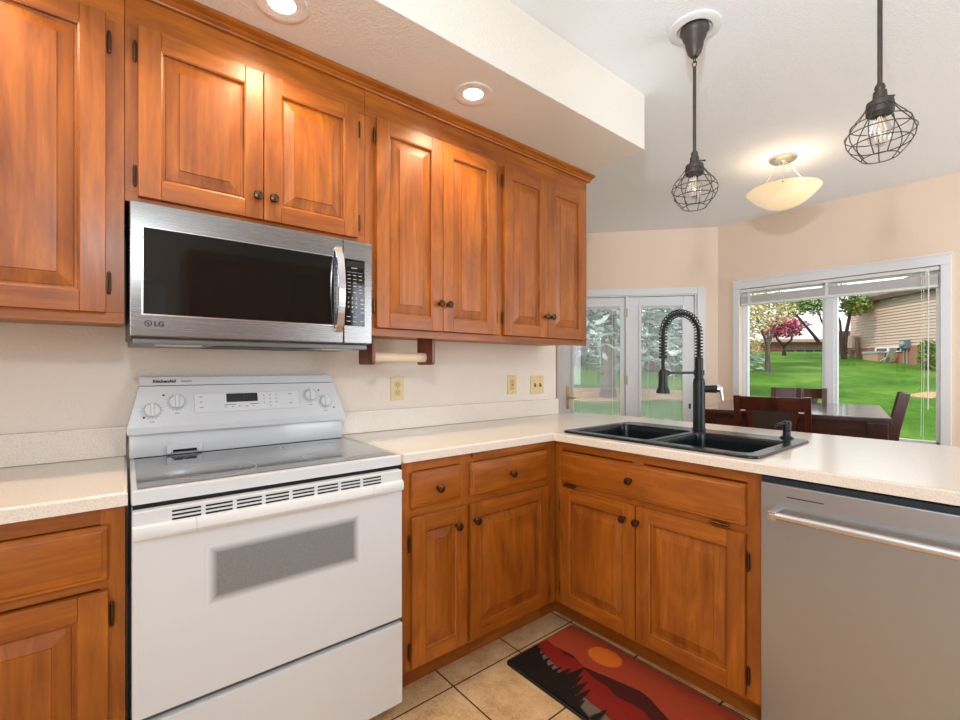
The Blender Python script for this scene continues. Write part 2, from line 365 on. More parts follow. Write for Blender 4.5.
# ---------------------------------------------------------------- cabinet builders
def knob(parent, M, r=.0155):
    bm = B(); lathe(bm, [(.0085, 0), (.0075, .003), (.006, .010), (.009, .014), (r*.93, .018), (r, .0215), (r*.85, .0265), (r*.4, .0285), (0, .029)], M, 20)
    return obj('knob', bm, bronze, parent)
def hinge(parent, M, h=.045):
    bm = B(); box(bm, -.0055, .0055, -h/2, h/2, 0, .0022, .001, M=M)
    for k in (-1, 1): lathe(bm, [(0, -.002), (.004, 0), (.0045, .004), (.003, .008), (0, .0095)], M @ T(0, k*h/2, .0025) @ Matrix.Rotation(-k*PI/2, 4, 'X'), 10)
    tube(bm, [M @ Vector((0, -h/2, .004)), M @ Vector((0, h/2, .004))], .0036, 10)
    return obj('hinge', bm, bronze, parent)
def panel_door(parent, O, U, N, w, h, mats, s=.056, t=.019, name='door'):
    """frame-and-raised-panel door; O lower left corner on the face frame, U across, N out"""
    M = frame(O, U, N); bm = B()
    for a, b in ((0, s), (w-s, w)): box(bm, a, b, 0, h, 0, t, .0028, 0, M)
    for a, b in ((0, s), (h-s, h)): box(bm, s-.0002, w-s+.0002, a, b, 0, t-.0002, .0022, 1, M)
    d = obj(name, bm, mats, parent)
    bm = B(); ls = []
    for i, z in ((s-.001, t-.001), (s+.0035, t-.0035), (s+.0045, t-.0125), (s+.010, t-.0135), (s+.012, t-.0120), (s+.044, t-.0045), (s+.0452, t-.0015)):
        ls.append([M @ Vector(p) for p in ((i, i, z), (w-i, i, z), (w-i, h-i, z), (i, h-i, z))])
    loops(bm, ls); obj('raised_panel', bm, mats[0], d, smooth=12)
    return d, M
def drawer_front(parent, O, U, N, w, h, mat, t=.019, name='drawer'):
    M = frame(O, U, N); bm = B(); ls = []
    for i, z in ((0, 0), (0, t-.009), (.003, t-.005), (.010, t-.0035), (.013, t-.001), (.016, t)):
        ls.append([M @ Vector(p) for p in ((i, i, z), (w-i, i, z), (w-i, h-i, z), (i, h-i, z))])
    loops(bm, ls, cap0=True); return obj(name, bm, mat, parent, smooth=20), M
UX, NY = (1, 0, 0), (0, -1, 0); UY, NX = (0, -1, 0), (-1, 0, 0)
def carcass(parent, dims, face, cutz, mats):
    bm = B(); box(bm, *dims, .0015); return obj('body', bm, mats, parent)

def emis(name, col, st):
    a = NT(name); a.set(Base__Color=c4(col), Emission__Color=c4(col), Emission__Strength=st); return a.m
# wall cabinets
UF = -.375
def upper(label, x0, x1, z0, z1, doors, group='wall cabinets'):
    t = thing('wall_cabinet', label, 'cabinet', ((x0+x1)/2, UF, z0), group=None)
    bm = B(); box(bm, x0, x1, UF+.02, -.037, z0+.012, z1)
    obj('body', bm, woodv, t, smooth=0)
    bm = B(); xs = []
    edges = [x0]
    for d in doors: edges += [d[0], d[1]]
    edges.append(x1)
    box(bm, x0+.0006, x1-.0006, UF, UF+.02, z1-.125, z1, .0012, 1); box(bm, x0+.0006, x1-.0006, UF, UF+.02, z0, z0+.030, .0012, 1)
    for i in range(0, len(edges), 2):
        a, b = edges[i], edges[i+1]
        a = a-(.012 if i else -.0006); b = b+(.012 if i+2 < len(edges) else -.0006)
        if b-a > .02: box(bm, a, b, UF, UF+.02, z0+.030, z1-.125, .0012, 0)
    obj('face_frame', bm, [woodv, woodx], t)
    for (a, b, dz0, dz1, kx, kz, hx) in doors:
        d, M = panel_door(t, (a, UF, dz0), UX, NY, b-a, dz1-dz0, [woodv, woodx])
        if kx is not None: knob(d, frame((kx, UF-.019, kz), UX, NY))
        for z in (dz0+.085 if dz1-dz0 > .6 else dz0+.06, dz1-.075): hinge(d, frame((hx, UF-.006, z), UX, NY))
    return t
upper('maple wall cabinet at the far left, door hinged on its right, left of the microwave', -.95, -.004, 1.340, SOF-.002,
      [(-.93, -.495, 1.368, 2.205, -.52, 1.49, -.936), (-.482, -.046, 1.368, 2.205, -.455, 1.49, -.039)])
upper('short two-door maple wall cabinet directly above the steel microwave', -.004, .737, 1.695, SOF-.002,
      [(.026, .3635, 1.710, 2.205, .343, 1.782, .019), (.3655, .703, 1.710, 2.205, .393, 1.783, .710)])
upper('long four-door maple wall cabinet right of the microwave, paper roll holder beneath it', .737, 2.125, 1.340, SOF-.002,
      [(.780, 1.0945, 1.372, 2.202, 1.074, 1.49, .772), (1.0965, 1.410, 1.372, 2.202, 1.120, 1.49, 1.417), (1.461, 1.7705, 1.372, 2.202, 1.750, 1.482, 1.454), (1.7725, 2.092, 1.372, 2.202, 1.797, 1.483, 2.099)])
bm = B(); prof = [(UF+.002, 2.300), (UF-.010, 2.300), (UF-.012, 2.306), (UF-.020, 2.309), (UF-.024, 2.3145), (UF-.046, 2.318), (UF-.050, 2.322), (UF-.050, SOF-.0008), (UF+.002, SOF-.0008)]
prof = [(UF-.0005, 2.293), (UF-.012, 2.294), (UF-.014, 2.299), (UF-.022, 2.303), (UF-.026, 2.308), (UF-.040, 2.311), (UF-.046, 2.315), (UF-.046, SOF-.0008), (UF-.0005, SOF-.0008)]
M = Matrix(((0, 0, 1, 0), (1, 0, 0, 0), (0, 1, 0, 0), (0, 0, 0, 1)))
prism(bm, prof, -.95, 2.146, M); box(bm, 2.1255, 2.146, UF-.0005, -.037, 2.294, SOF-.0008, .002)
tag(obj('crown_molding', bm, woodx, smooth=25), 'long maple crown molding along the top of the wall cabinets, under the soffit', 'molding')

# base cabinets -----------------------------------------------------------
BF = -.602; BT = .876
def base_body(t, x0, x1, z0=.118):
    bm = B(); box(bm, x0, x1, BF+.02, -.037, z0, BT); obj('body', bm, woodv, t, smooth=0)
t = thing('pantry_cabinet', 'tall maple pantry cabinet against the rear wall behind the camera', 'cabinet', (1.3, -3.9, 0))
bx('body', (.55, 2.15, -4.249, -3.70, 0, 2.30), woodv, t, .003)
for a in (1.345, 2.14): 
    for z, h in ((.12, 1.05), (1.19, 1.08)): panel_door(t, (a, -3.699, z), (-1, 0, 0), (0, 1, 0), .785, h, [woodv, woodx])
# left of range
t = thing('base_cabinet', 'maple base cabinet at the left edge, left of the white range', 'cabinet', (-.4, BF, 0))
base_body(t, -.95, -.010)
bm = B(); box(bm, -.95, -.010, BF, BF+.02, .836, BT, .0012, 1); box(bm, -.95, -.010, BF, BF+.02, .118, .150, .0012, 1); box(bm, -.95, -.010, BF, BF+.02, .680, .702, .0012, 1)
for a, b in ((-.058, -.010), (-.50, -.46), (-.95, -.91)): box(bm, a, b, BF-.0002, BF+.02, .118, BT, .0012, 0)
obj('face_frame', bm, [woodv, woodx], t)
bx('toe_kick', (-.95, -.010, -.51, -.50, 0, .118), woodx, t)
for a, b, hx in ((-.490, -.043, -.036), (-.93, -.498, -.936)):
    dr, M = drawer_front(t, (a, BF, .702), UX, NY, b-a, .132, woodx)
    d, M = panel_door(t, (a, BF, .130), UX, NY, b-a, .548, [woodv, woodx])
    for z in (.616, .215): hinge(d, frame((hx, BF-.006, z), UX, NY))
# right of range, up to the inner corner
t = thing('base_cabinet', 'maple base cabinet with two drawers over two doors, right of the white range', 'cabinet', (1.17, BF, 0))
base_body(t, .768, 1.590)
bm = B(); box(bm, .768, 1.5905, BF, BF+.02, .838, BT, .0012, 1); box(bm, .768, 1.5905, BF, BF+.02, .118, .134, .0012, 1); box(bm, .768, 1.5905, BF, BF+.02, .668, .706, .0012, 1)
for a, b in ((.768, .818), (1.022, 1.098), (1.52, 1.5905)): box(bm, a, b, BF-.0002, BF+.02, .118, BT, .0012, 0)
obj('face_frame', bm, [woodv, woodx], t)
bx('filler_strip', (1.085, 1.562, BF-.012, BF-.0005, .8545, .8735), woodx, t, .001)
bx('toe_kick', (.768, 1.5905, -.510, -.498, 0, .118), woodx, t)
for a, b, kx, kz in ((.802, 1.027, .914, .766), (1.073, 1.521, 1.288, .765)):
    dr, M = drawer_front(t, (a, BF, .705), UX, NY, b-a, .131, woodx); knob(dr, frame((kx, BF-.019, kz), UX, NY))
for a, b, kx, kz, hx in ((.803, 1.053, 1.000, .606, .796), (1.070, 1.529, 1.091, .608, 1.536)):
    d, M = panel_door(t, (a, BF, .132), UX, NY, b-a, .542, [woodv, woodx]); knob(d, frame((kx, BF-.019, kz), UX, NY))
    for z in (.580, .190): hinge(d, frame((hx, BF-.005, z), UX, NY))
# sink cabinet in the peninsula
PF = 1.592
t = thing('sink_cabinet', 'two-door maple sink cabinet below the black sink, left of the dishwasher', 'cabinet', (PF, -1.04, 0))
bm = B(); box(bm, PF+.02, PF+.04, -1.478, -.60, .118, BT); box(bm, PF+.04, 2.20, -1.478, -1.46, .0, BT); box(bm, 2.18, 2.20, -1.46, -.06, 0, BT); box(bm, PF+.04, 2.18, -1.46, -.62, .118, .136); box(bm, PF+.02, 2.18, -.078, -.06, .118, BT)
obj('body', bm, woodv, t, smooth=0)
bm = B(); box(bm, PF, PF+.02, -1.478, -.602, .836, BT, .0012, 1); box(bm, PF, PF+.02, -1.478, -.602, .118, .136, .0012, 1); box(bm, PF, PF+.02, -1.478, -.602, .664, .696, .0012, 1)
for a, b in ((-.645, -.602), (-1.478, -1.432), (-1.06, -1.01)): box(bm, PF-.0002, PF+.02, a, b, .118, .836 if a == -1.06 else BT, .0012, 0)
obj('face_frame', bm, [woodv, woody], t)
bx('toe_kick', (1.5915, 1.69, -.510, -.498, 0, .117), woodx, t)
bx('toe_kick', (1.690, 1.70, -1.478, -.512, 0, .118), woody, t)
fr, M = drawer_front(t, (PF, -.643, .690), UY, NX, .790, .140, woody, name='tilt_out_front'); knob(fr, frame((PF-.019, -1.010, .763), UY, NX))
for y in (-.700, -1.350): hinge(fr, frame((PF-.006, y, .682), (0, 0, 1), NX) if False else frame((PF-.012, y, .680), (0, 0, 1), NX), .05)
for a, b, ky, hy in ((-.645, -1.029, -.982, -.637), (-1.034, -1.432, -1.042, -1.440)):
    d, M = panel_door(t, (PF, a, .130), UY, NX, a-b, .536, [woodv, woody]); knob(d, frame((PF-.019, ky, .605), UY, NX))
    for z in (.575, .200): hinge(d, frame((PF-.005, hy, z), UY, NX))

# ---------------------------------------------------------------- counters
CT, CB = .911, .8765
def slab(bm, outer, holes, z0, z1, bev):
    es = []; ev = []
    for k, lp in enumerate([outer]+holes):
        vs = [bm.verts.new((x, y, z1)) for x, y in lp]
        for i in range(len(vs)):
            e = bm.edges.new((vs[i], vs[(i+1) % len(vs)])); es.append(e)
            if k == 0: ev.append(e)
    fs = bmesh.ops.triangle_fill(bm, use_beauty=True, use_dissolve=True, edges=es)['geom']
    fs = [f for f in fs if isinstance(f, bmesh.types.BMFace)]
    ex = bmesh.ops.extrude_face_region(bm, geom=fs)
    nv = [g for g in ex['geom'] if isinstance(g, bmesh.types.BMVert)]
    for v in nv: v.co.z = z0
    bm.edges.ensure_lookup_table()
    if bev: bmesh.ops.bevel(bm, geom=[e for e in ev if e.is_valid], offset=bev, segments=3, profile=.5, affect='EDGES')
t = thing('countertop', 'long L-shaped cream laminate countertop right of the range, holding the black sink', 'countertop', (1.6, -.6, CT))
bm = B(); slab(bm, [(.766, -.0365), (.766, -.622), (1.560, -.622), (1.560, -3.0), (2.49, -3.0), (2.48, -.060), (2.252, -.060), (2.252, -.0365)], [rrect(1.645, 2.12, -1.425, -.668, .03, 3)], CB, CT, .007)
obj('worktop', bm, counter, t, smooth=40)
bm = B(); box(bm, .768, 2.250, -.057, -.0365, CT+.0005, 1.012, .004); obj('backsplash', bm, counter, t)
t = thing('countertop', 'short cream laminate countertop at the left edge, left of the white range', 'countertop', (-.4, -.3, CT))
bm = B(); slab(bm, [(-.95, -.0365), (-.95, -.622), (-.006, -.622), (.012, -.0365)], [], CB, CT, .007); obj('worktop', bm, counter, t, smooth=40)
bm = B(); box(bm, -.95, .011, -.057, -.0365, CT+.0005, 1.012, .004); obj('backsplash', bm, counter, t)

# ---------------------------------------------------------------- sink, faucet, soap pump
blk = NT('black_composite'); _n = blk.n('ShaderNodeTexNoise', Scale=900, Detail=2); blk.set(Base__Color=blk.ramp(_n.outputs[0], [(.4, (.005, .009, .012)), (.7, (.012, .019, .024))]), Roughness=.24); blkm = blk.m
t = thing('kitchen_sink', 'black double-bowl composite sink set into the peninsula countertop', 'sink', (1.89, -1.04, CT))
sx0, sx1, sy0, sy1 = 1.601, 2.168, -1.460, -.628
bowls = [(1.652, 2.045, -1.035, -.675), (1.652, 2.045, -1.418, -1.062)]
bm = B(); slab(bm, rrect(sx0, sx1, sy0, sy1, .035, 5), [rrect(*b, .028, 5) for b in bowls], CT+.0006, CT+.0105, .005); obj('rim', bm, blkm, t, smooth=50)
for b in bowls:
    bm = B(); ls = []
    for i, z, r in ((-.0005, CT+.009, .028), (.003, CT+.002, .030), (.006, CT-.02, .034), (.012, CT-.175, .045), (.030, CT-.198, .05), (.10, CT-.205, .04)): ls.append([(x, y, z) for x, y in rrect(b[0]+i, b[1]-i, b[2]+i, b[3]-i, r, 5)])
    loops(bm, ls); bw = obj('bowl', bm, blkm, t, smooth=60)
    bm = B(); lathe(bm, [(.045, 0), (.043, .004), (.034, .003), (.03, -.001), (0, -.001)], T((b[0]+b[1])/2, (b[2]+b[3])/2, CT-.2045), 24, cap=False); obj('drain', bm, steel_h, bw)
fmat = NT('matte_black_metal').set(Base__Color=(.018, .024, .026, 1), Roughness=.38, Metallic=.4).m
f0 = Vector((2.122, -1.028, CT+.0108)); fd = Vector((-.93, .37, 0)).normalized()
t = thing('kitchen_faucet', 'tall black spring-neck kitchen faucet standing behind the black sink', 'faucet', f0)
bm = B(); lathe(bm, [(.030, 0), (.030, .006), (.0265, .010), (.0265, .222), (.0245, .228), (.0245, .236), (.019, .243), (.0185, .335), (.0155, .340), (0, .341)], T(*f0), 28); obj('column', bm, fmat, t)
Rr = .1025; zc_ = 1.365-f0.z
path = [f0+Vector((0, 0, z)) for z in (.33, .36, .39, .42, zc_)] + [f0+fd*(Rr-Rr*math.cos(PI*k/24))+Vector((0, 0, zc_+Rr*math.sin(PI*k/24))) for k in range(1, 25)] + [f0+fd*2*Rr+Vector((0, 0, z)) for z in (.42, .39, .365, .345)]
bm = B(); tube(bm, path+[f0+fd*2*Rr+Vector((0, 0, .285))], .0075, 12); obj('hose', bm, simple('black_rubber', (.012, .012, .012), .6), t)
# spring coil wound round the same path
cum = [0]
for a, b in zip(path, path[1:]): cum.append(cum[-1]+(b-a).length)
bm = B(); pts = []; L = cum[-1]; turns = int(L/.0145); side = Vector((-fd.y, fd.x, 0)); k = 0
for i in range(turns*10+1):
    s = L*i/(turns*10)
    while k < len(cum)-2 and cum[k+1] < s: k += 1
    f = (s-cum[k])/(cum[k+1]-cum[k]); p = path[k].lerp(path[k+1], f); tg = (path[k+1]-path[k]).normalized(); a = 2*PI*i/10
    pts.append(p+(side*math.cos(a)+tg.cross(side)*math.sin(a))*.0165)
tube(bm, pts, .0026, 6); obj('spring', bm, fmat, t)
hp = f0+fd*2*Rr
bm = B(); lathe(bm, [(0, .1635), (.019, .164), (.0195, .170), (.0195, .25), (.012, .262), (.007, .268), (.007, .312), (.019, .315), (.019, .325), (0, .326)], T(hp.x, hp.y, f0.z+.02), 24)
lathe(bm, [(.0, .172), (.030, .174), (.029, .186), (.021, .204), (.0195, .23)], T(hp.x, hp.y, f0.z-.0), 24); obj('spray_head', bm, fmat, t)
bm = B(); az = 1.190; tube(bm, [f0*1+Vector((0, 0, az-f0.z)), hp+Vector((0, 0, az-f0.z))-fd*.02], .0058, 10); tube(bm, [hp-fd*.03+Vector((0, 0, az-f0.z)), hp-fd*.014+Vector((0, 0, az-f0.z))], .012, 12)
lathe(bm, [(.0235, -.012), (.0235, .012)], T(f0.x, f0.y, az), 20); obj('holder_arm', bm, fmat, t)
hd = Vector((.60, -.80, 0)).normalized(); hz = Vector((0, 0, 1.113-f0.z))
bm = B(); tube(bm, [f0+hz+hd*.015, f0+hz+hd*.052, f0+hz+hd*.053, f0+hz+hd*.075], [.0175, .0175, .0185, .0185], 18); obj('valve', bm, fmat, t)
bm = B(); tube(bm, [f0+hz+hd*.0755, f0+hz+hd*.086, f0+hz+hd*.094], [.0185, .020, .013], 18); q = f0+hz+hd*.082
tube(bm, [q+Vector((0, 0, .02)), q+Vector((0, 0, .005))+hd*.012, q+hd*.016+Vector((0, 0, -.03)), q+hd*.02+Vector((0, 0, -.052))], [.005, .007, .006, .004], 10); obj('lever', bm, chrome, t, label='shiny chrome lever')
sp = Vector((2.128, -1.386, CT+.0108))
t = thing('soap_dispenser', 'small black soap pump at the right corner of the black sink', 'soap dispenser', sp)
bm = B(); lathe(bm, [(.024, 0), (.024, .006), (.015, .011), (.0135, .030), (.0165, .034), (.0165, .052), (.0175, .054), (.0175, .066), (.014, .071), (0, .072)], T(*sp), 22); obj('pump', bm, fmat, t)
bm = B(); tube(bm, [sp+Vector((-.005, .0, .058)), sp+Vector((-.028, .016, .060)), sp+Vector((-.042, .024, .056)), sp+Vector((-.048, .028, .046))], [.0075, .007, .006, .005], 10); obj('spout', bm, fmat, t)

# ---------------------------------------------------------------- range
t = thing('range_stove', 'white freestanding electric range with a grey glass cooktop, between the base cabinets', 'range', (.381, -.35, 0))
rng = t
bm = B(); prism(bm, [(.002, -.602), (.752, -.602), (.756, -.05), (.016, -.05)], .045, .868, bev=.003); box(bm, .03, .73, -.56, -.08, 0, .045); obj('body', bm, white_en, t)
# cooktop rim with inset glass
bm = B(); prism(bm, [(0, -.618), (.762, -.618), (.762, -.10), (.016, -.10)], .8705, .9075, bev=.006); obj('cooktop_rim', bm, white_en, t)
gl = NT('grey_ceramic_glass'); _tc = gl.n('ShaderNodeTexCoord'); _n = gl.n('ShaderNodeTexNoise', Vector=_tc.outputs['Object'], Scale=420, Detail=1)
gl.set(Base__Color=gl.ramp(_n.outputs[0], [(.45, (.085, .088, .09)), (.6, (.155, .16, .163))]), Roughness=.07, Coat__Weight=.5, Coat__Roughness=.03)
bm = B(); prism(bm, [(.014, -.600), (.748, -.600), (.748, -.127), (.028, -.127)], .906, .9094); ck = obj('glass_cooktop', bm, gl.m, t)
for (x, y, r) in ((.205, -.470, .116), (.565, -.470, .092), (.205, -.235, .08), (.565, -.235, .10)):
    bm = B()
    for rr, w in ((r, .0022), (r*.62, .0012)):
        lathe(bm, [(rr-w, 0), (rr-w, .0003), (rr, .0003), (rr, 0)], T(x, y, .9093), 48, cap=False)
    obj('burner_ring', bm, simple('pale_ring_print', (.42, .42, .43), .3), ck)
# backguard
bm = B()
box(bm, .016, .754, -.115, -.045, .9076, .990, .004)
hexa(bm, [(.010,-.135,.990),(.758,-.135,.990),(.758,-.045,.990),(.010,-.045,.990),(.010,-.135,1.012),(.758,-.135,1.012),(.758,-.045,1.012),(.010,-.045,1.012)])
hexa(bm, [(.010,-.135,1.012),(.758,-.135,1.012),(.758,-.045,1.012),(.010,-.045,1.012),(.044,-.092,1.149),(.722,-.092,1.149),(.722,-.045,1.149),(.044,-.045,1.149)])
hexa(bm, [(.045,-.088,1.152),(.721,-.088,1.152),(.721,-.045,1.152),(.045,-.045,1.152),(.042,-.078,1.181),(.720,-.078,1.181),(.720,-.045,1.181),(.042,-.045,1.181)])
box(bm, .046, .720, -.086, -.05, 1.1485, 1.1525, 0, 1)
bgd = obj('backguard', bm, [white_en, greyp], t, smooth=25)
bx('rear_gap_shade', (.028, .748, -.1275, -.1155, .9078, .9105), gapshade, bgd)  # dark strip standing in for shade behind the glass
MC = frame((0, -.1352, 1.0121), (1, 0, 0), Vector((0, -.137, .043)))
def onc(x, z, n=0): return MC @ T(x, (z-1.0121)/math.cos(math.atan2(.043, .137)), n)
knobm = simple('white_knob', (.74, .75, .76), .3)
for x, z in ((.078, 1.066), (.149, 1.091), (.617, 1.097), (.677, 1.070)):
    M = onc(x, z); bm = B()
    lathe(bm, [(.027, 0), (.027, .003), (.0245, .005), (.0225, .016), (.020, .018), (0, .018)], M, 28); box(bm, -.0055, .0055, -.0225, .0225, .012, .026, .003, M=M)
    k = obj('control_knob', bm, knobm, t)
    bm = B()
    for i in range(16):
        a = 2*PI*i/16; box(bm, -.0006, .0006, .029, .0325, 0, .0003, M=M @ Matrix.Rotation(a, 4, 'Z'))
    box(bm, -.007, .007, -.0395, -.037, 0, .0003, M=M)
    obj('dial_marks', bm, greyp, k, smooth=0)
for x, z in ((.055, 1.045), (.112, 1.118), (.655, 1.118), (.713, 1.045)):
    bm = B(); lathe(bm, [(.0036, 0), (.0034, .0006), (0, .0006)], onc(x, z), 12); obj('indicator_light', bm, black, t)
bm = B()
pw, ph = .371, .073; M = onc(.202, 1.050)
box(bm, 0, pw, 0, ph, 0, .0012, .0005, M=M); pnl = obj('control_panel', bm, simple('panel_white', (.76, .765, .77), .28), t)
bm = B()
for a, b, c, d in ((0, pw, 0, .0012), (0, pw, ph-.0012, ph), (0, .0012, 0, ph), (pw-.0012, pw, 0, ph)): box(bm, a, b, c, d, .0012, .0016, M=M)
obj('panel_outline', bm, simple('pale_grey_line', (.48, .48, .48), .5), pnl, smooth=0)
bm = B(); box(bm, .104, .212, .036, .069, .0012, .0022, .0008, M=M); dsp = obj('display', bm, simple('display_black', (.015, .018, .018), .12), pnl, label='black clock display')
bm = B()
for i in range(4): box(bm, .160+.011*i, .167+.011*i, .047, .0475, .0022, .0024, M=M); box(bm, .160+.011*i, .167+.011*i, .057, .0575, .0022, .0024, M=M)
obj('display_digits', bm, simple('dim_segments', (.16, .18, .17), .4), dsp, smooth=0)
bm = B()
for cx in (.235, .258, .281):
    for cy in (.058, .044, .030): box(bm, cx-.0022, cx+.0022, cy-.0016, cy+.0016, .0012, .0015, M=M)
box(bm, .256, .260, .0145, .0175, .0012, .0015, M=M)
for cx, cy, w in ((.022, .060, .010), (.022, .041, .010), (.022, .020, .012), (.335, .060, .012), (.335, .022, .014), (.115, .026, .040), (.200, .026, .034), (.100, .018, .006), (.124, .018, .006), (.148, .018, .006), (.172, .018, .010), (.196, .018, .006)): box(bm, cx-w/2, cx+w/2, cy-.0012, cy+.0012, .0012, .0015, M=M)
obj('key_legend', bm, greyp, pnl, smooth=0)
ML = frame((0, -.0848, 1.1655), (1, 0, 0), Vector((0, -.029, .010)))
text('brand_lettering', 'KitchenAid', .0150, ML @ T(.082, 0, .0008), black, bgd, .0005, 'LEFT')
text('model_lettering', 'Superba', .0100, ML @ T(.166, 0, .0008), greyp, bgd, 0, 'LEFT')
bm = B(); box(bm, .122, .222, -.128, -.1145, .918, .944, .004); box(bm, .118, .132, -.131, -.1145, .914, .945, .004); box(bm, .212, .226, -.131, -.1145, .914, .945, .004); vt = obj('oven_vent', bm, white_en, t)
bx('vent_slot', (.137, .208, -.1295, -.1275, .920, .928), gapshade, vt)
# oven door
bm = B(); box(bm, .001, .751, -.640, -.604, .346, .860, .005); dr = obj('oven_door', bm, white_en, t)
bm = B()
for i in range(8):
    x = .083+.0745*i
    for z in (.8285, .8385, .8485): box(bm, x, x+.064, -.6409, -.638, z-.0022, z+.0022)
obj('vent_slots', bm, gapshade, dr, smooth=0)
bm = B()
def hsec(x, p): return [(x, -.639, .826), (x, -.640-p*.8, .822), (x, -.640-p, .813), (x, -.640-p, .800), (x, -.640-p*.75, .792), (x, -.639, .791)]
def hp(x): return .007+.016*max(0, 1-((x-.379)/.40)**4)
for x0, x1 in ((.002, .1345), (.1355, .6325), (.6335, .750)):
    loops(bm, [hsec(x0+(x1-x0)*k/10, hp(x0+(x1-x0)*k/10)) for k in range(11)], cap0=True)
obj('oven_handle', bm, white_pl, dr, smooth=30)
wm = NT('frosted_oven_glass'); tc = wm.n('ShaderNodeTexCoord'); sx = wm.n('ShaderNodeSeparateXYZ', Vector=tc.outputs['Object'])
ax = wm.math('SUBTRACT', .214, wm.math('ABSOLUTE', wm.math('ADD', sx.outputs[0], .004))); az_ = wm.math('SUBTRACT', .078, wm.math('ABSOLUTE', wm.math('SUBTRACT', sx.outputs[2], .660)))
f = wm.n('ShaderNodeMapRange', Value=wm.math('MINIMUM', ax, az_), i1=0.0, i2=.022).outputs[0]
wn2 = wm.n('ShaderNodeTexNoise', Vector=tc.outputs['Object'], Scale=500, Detail=1)
wm.set(Base__Color=wm.mix(f, (.72, .73, .74, 1), wm.mix(wn2.outputs[0], (.17, .17, .17, 1), (.30, .30, .30, 1))), Roughness=.25)
bm = B(); box(bm, .155, .597, -.6412, -.639, .575, .745); obj('oven_window', bm, wm.m, dr, smooth=0, label='grey frosted oven window')
bx('lip_gap_shade', (.004, .756, -.612, -.6025, .857, .8704), gapshade, t)  # dark strip painting in the shade under the cooktop lip
bx('storage_drawer', (.003, .753, -.640, -.604, .050, .330), white_en, t, .006)
bx('drawer_gap_shade', (.006, .754, -.622, -.604, .331, .3455), simple('grey_gap_shade', (.10, .10, .10), .6), t)  # dark grey strip standing in for shade between door and drawer

# ---------------------------------------------------------------- microwave
t = thing('microwave', 'stainless steel over-the-range microwave with black glass door', 'microwave', (.381, -.22, 1.29))
mw = t
dgrey = simple('dark_grey_metal', (.13, .13, .135), .4, .6)
bm = B(); box(bm, .008, .752, -.376, -.037, 1.302, 1.692, .003); obj('body', bm, dgrey, t)
bm = B(); box(bm, .006, .6375, -.402, -.377, 1.305, 1.692, .004); md = obj('door', bm, steel_x, t)
bm = B(); box(bm, .6395, .754, -.402, -.377, 1.305, 1.692, .004); mp_ = obj('control_column', bm, steel_x, t)
bg_ = NT('black_door_glass').set(Base__Color=(.006, .007, .007, 1), Roughness=.05).m
bm = B(); box(bm, .033, .605, -.4030, -.4015, 1.366, 1.624, .0005); mwin = obj('window_frame', bm, steel_h, md)
bm = B(); box(bm, .0375, .6015, -.4042, -.4028, 1.3705, 1.6205, .0005); obj('door_glass', bm, bg_, md)
bm = B(); hp_ = []
for k in range(15):
    f = k/14; z = 1.345+f*.312; bow = math.sin(PI*f); hp_.append((.617, -.405-.036*bow**.7, z))
for a, b in zip(hp_, hp_[1:]):
    hexa(bm, [(a[0]-.0125, a[1]-.004, a[2]), (a[0]+.0125, a[1]-.004, a[2]), (a[0]+.0125, a[1]+.006, a[2]), (a[0]-.0125, a[1]+.006, a[2]), (b[0]-.0125, b[1]-.004, b[2]), (b[0]+.0125, b[1]-.004, b[2]), (b[0]+.0125, b[1]+.006, b[2]), (b[0]-.0125, b[1]+.006, b[2])])
bmesh.ops.remove_doubles(bm, verts=bm.verts, dist=1e-5)
obj('handle', bm, steel_h, md, smooth=30)
bm = B(); box(bm, .644, .7225, -.4042, -.4012, 1.371, 1.622, .001); kp = obj('keypad', bm, bg_, mp_)
grey_l = simple('pale_legend', (.55, .55, .55), .5)
bm = B(); MK = frame((.644, -.4043, 1.371), UX, NY)
for i, zz in enumerate((.190, .176, .162, .150, .138, .126)):
    for j, xx in enumerate((.016, .038, .060)):
        if (i*3+j) % 5 != 3 or i < 2: box(bm, xx-.0062, xx+.0062, zz-.0011, zz+.0011, 0, .0003, M=MK)
for i, zz in enumerate((.100, .084, .068, .052)): box(bm, .062, .074, zz-.002, zz+.002, 0, .0003, M=MK)
for j, xx in enumerate((.014, .038)): box(bm, xx-.007, xx+.007, .033, .0355, 0, .0003, M=MK); box(bm, xx-.007, xx+.007, .016, .0185, 0, .0003, M=MK)
box(bm, .060, .073, .017, .020, 0, .0003, M=MK); box(bm, .024, .048, .2165, .219, 0, .0003, M=MK); box(bm, .008, .070, .201, .2018, 0, .0003, M=MK)
obj('key_legend', bm, grey_l, kp, smooth=0)
for i, s in enumerate('1234567890'):
    xx = (.013, .0285, .044)[i % 3] if i < 9 else .0285; zz = (.104, .087, .070, .053)[i//3]
    text('key_digit', s, .0115, MK @ T(xx, zz, 0), grey_l, kp, .0003, depth=.0002)
bx('display', (.650, .717, -.4046, -.4040, 1.594, 1.614), simple('microwave_display', (.02, .022, .02), .1), mp_)
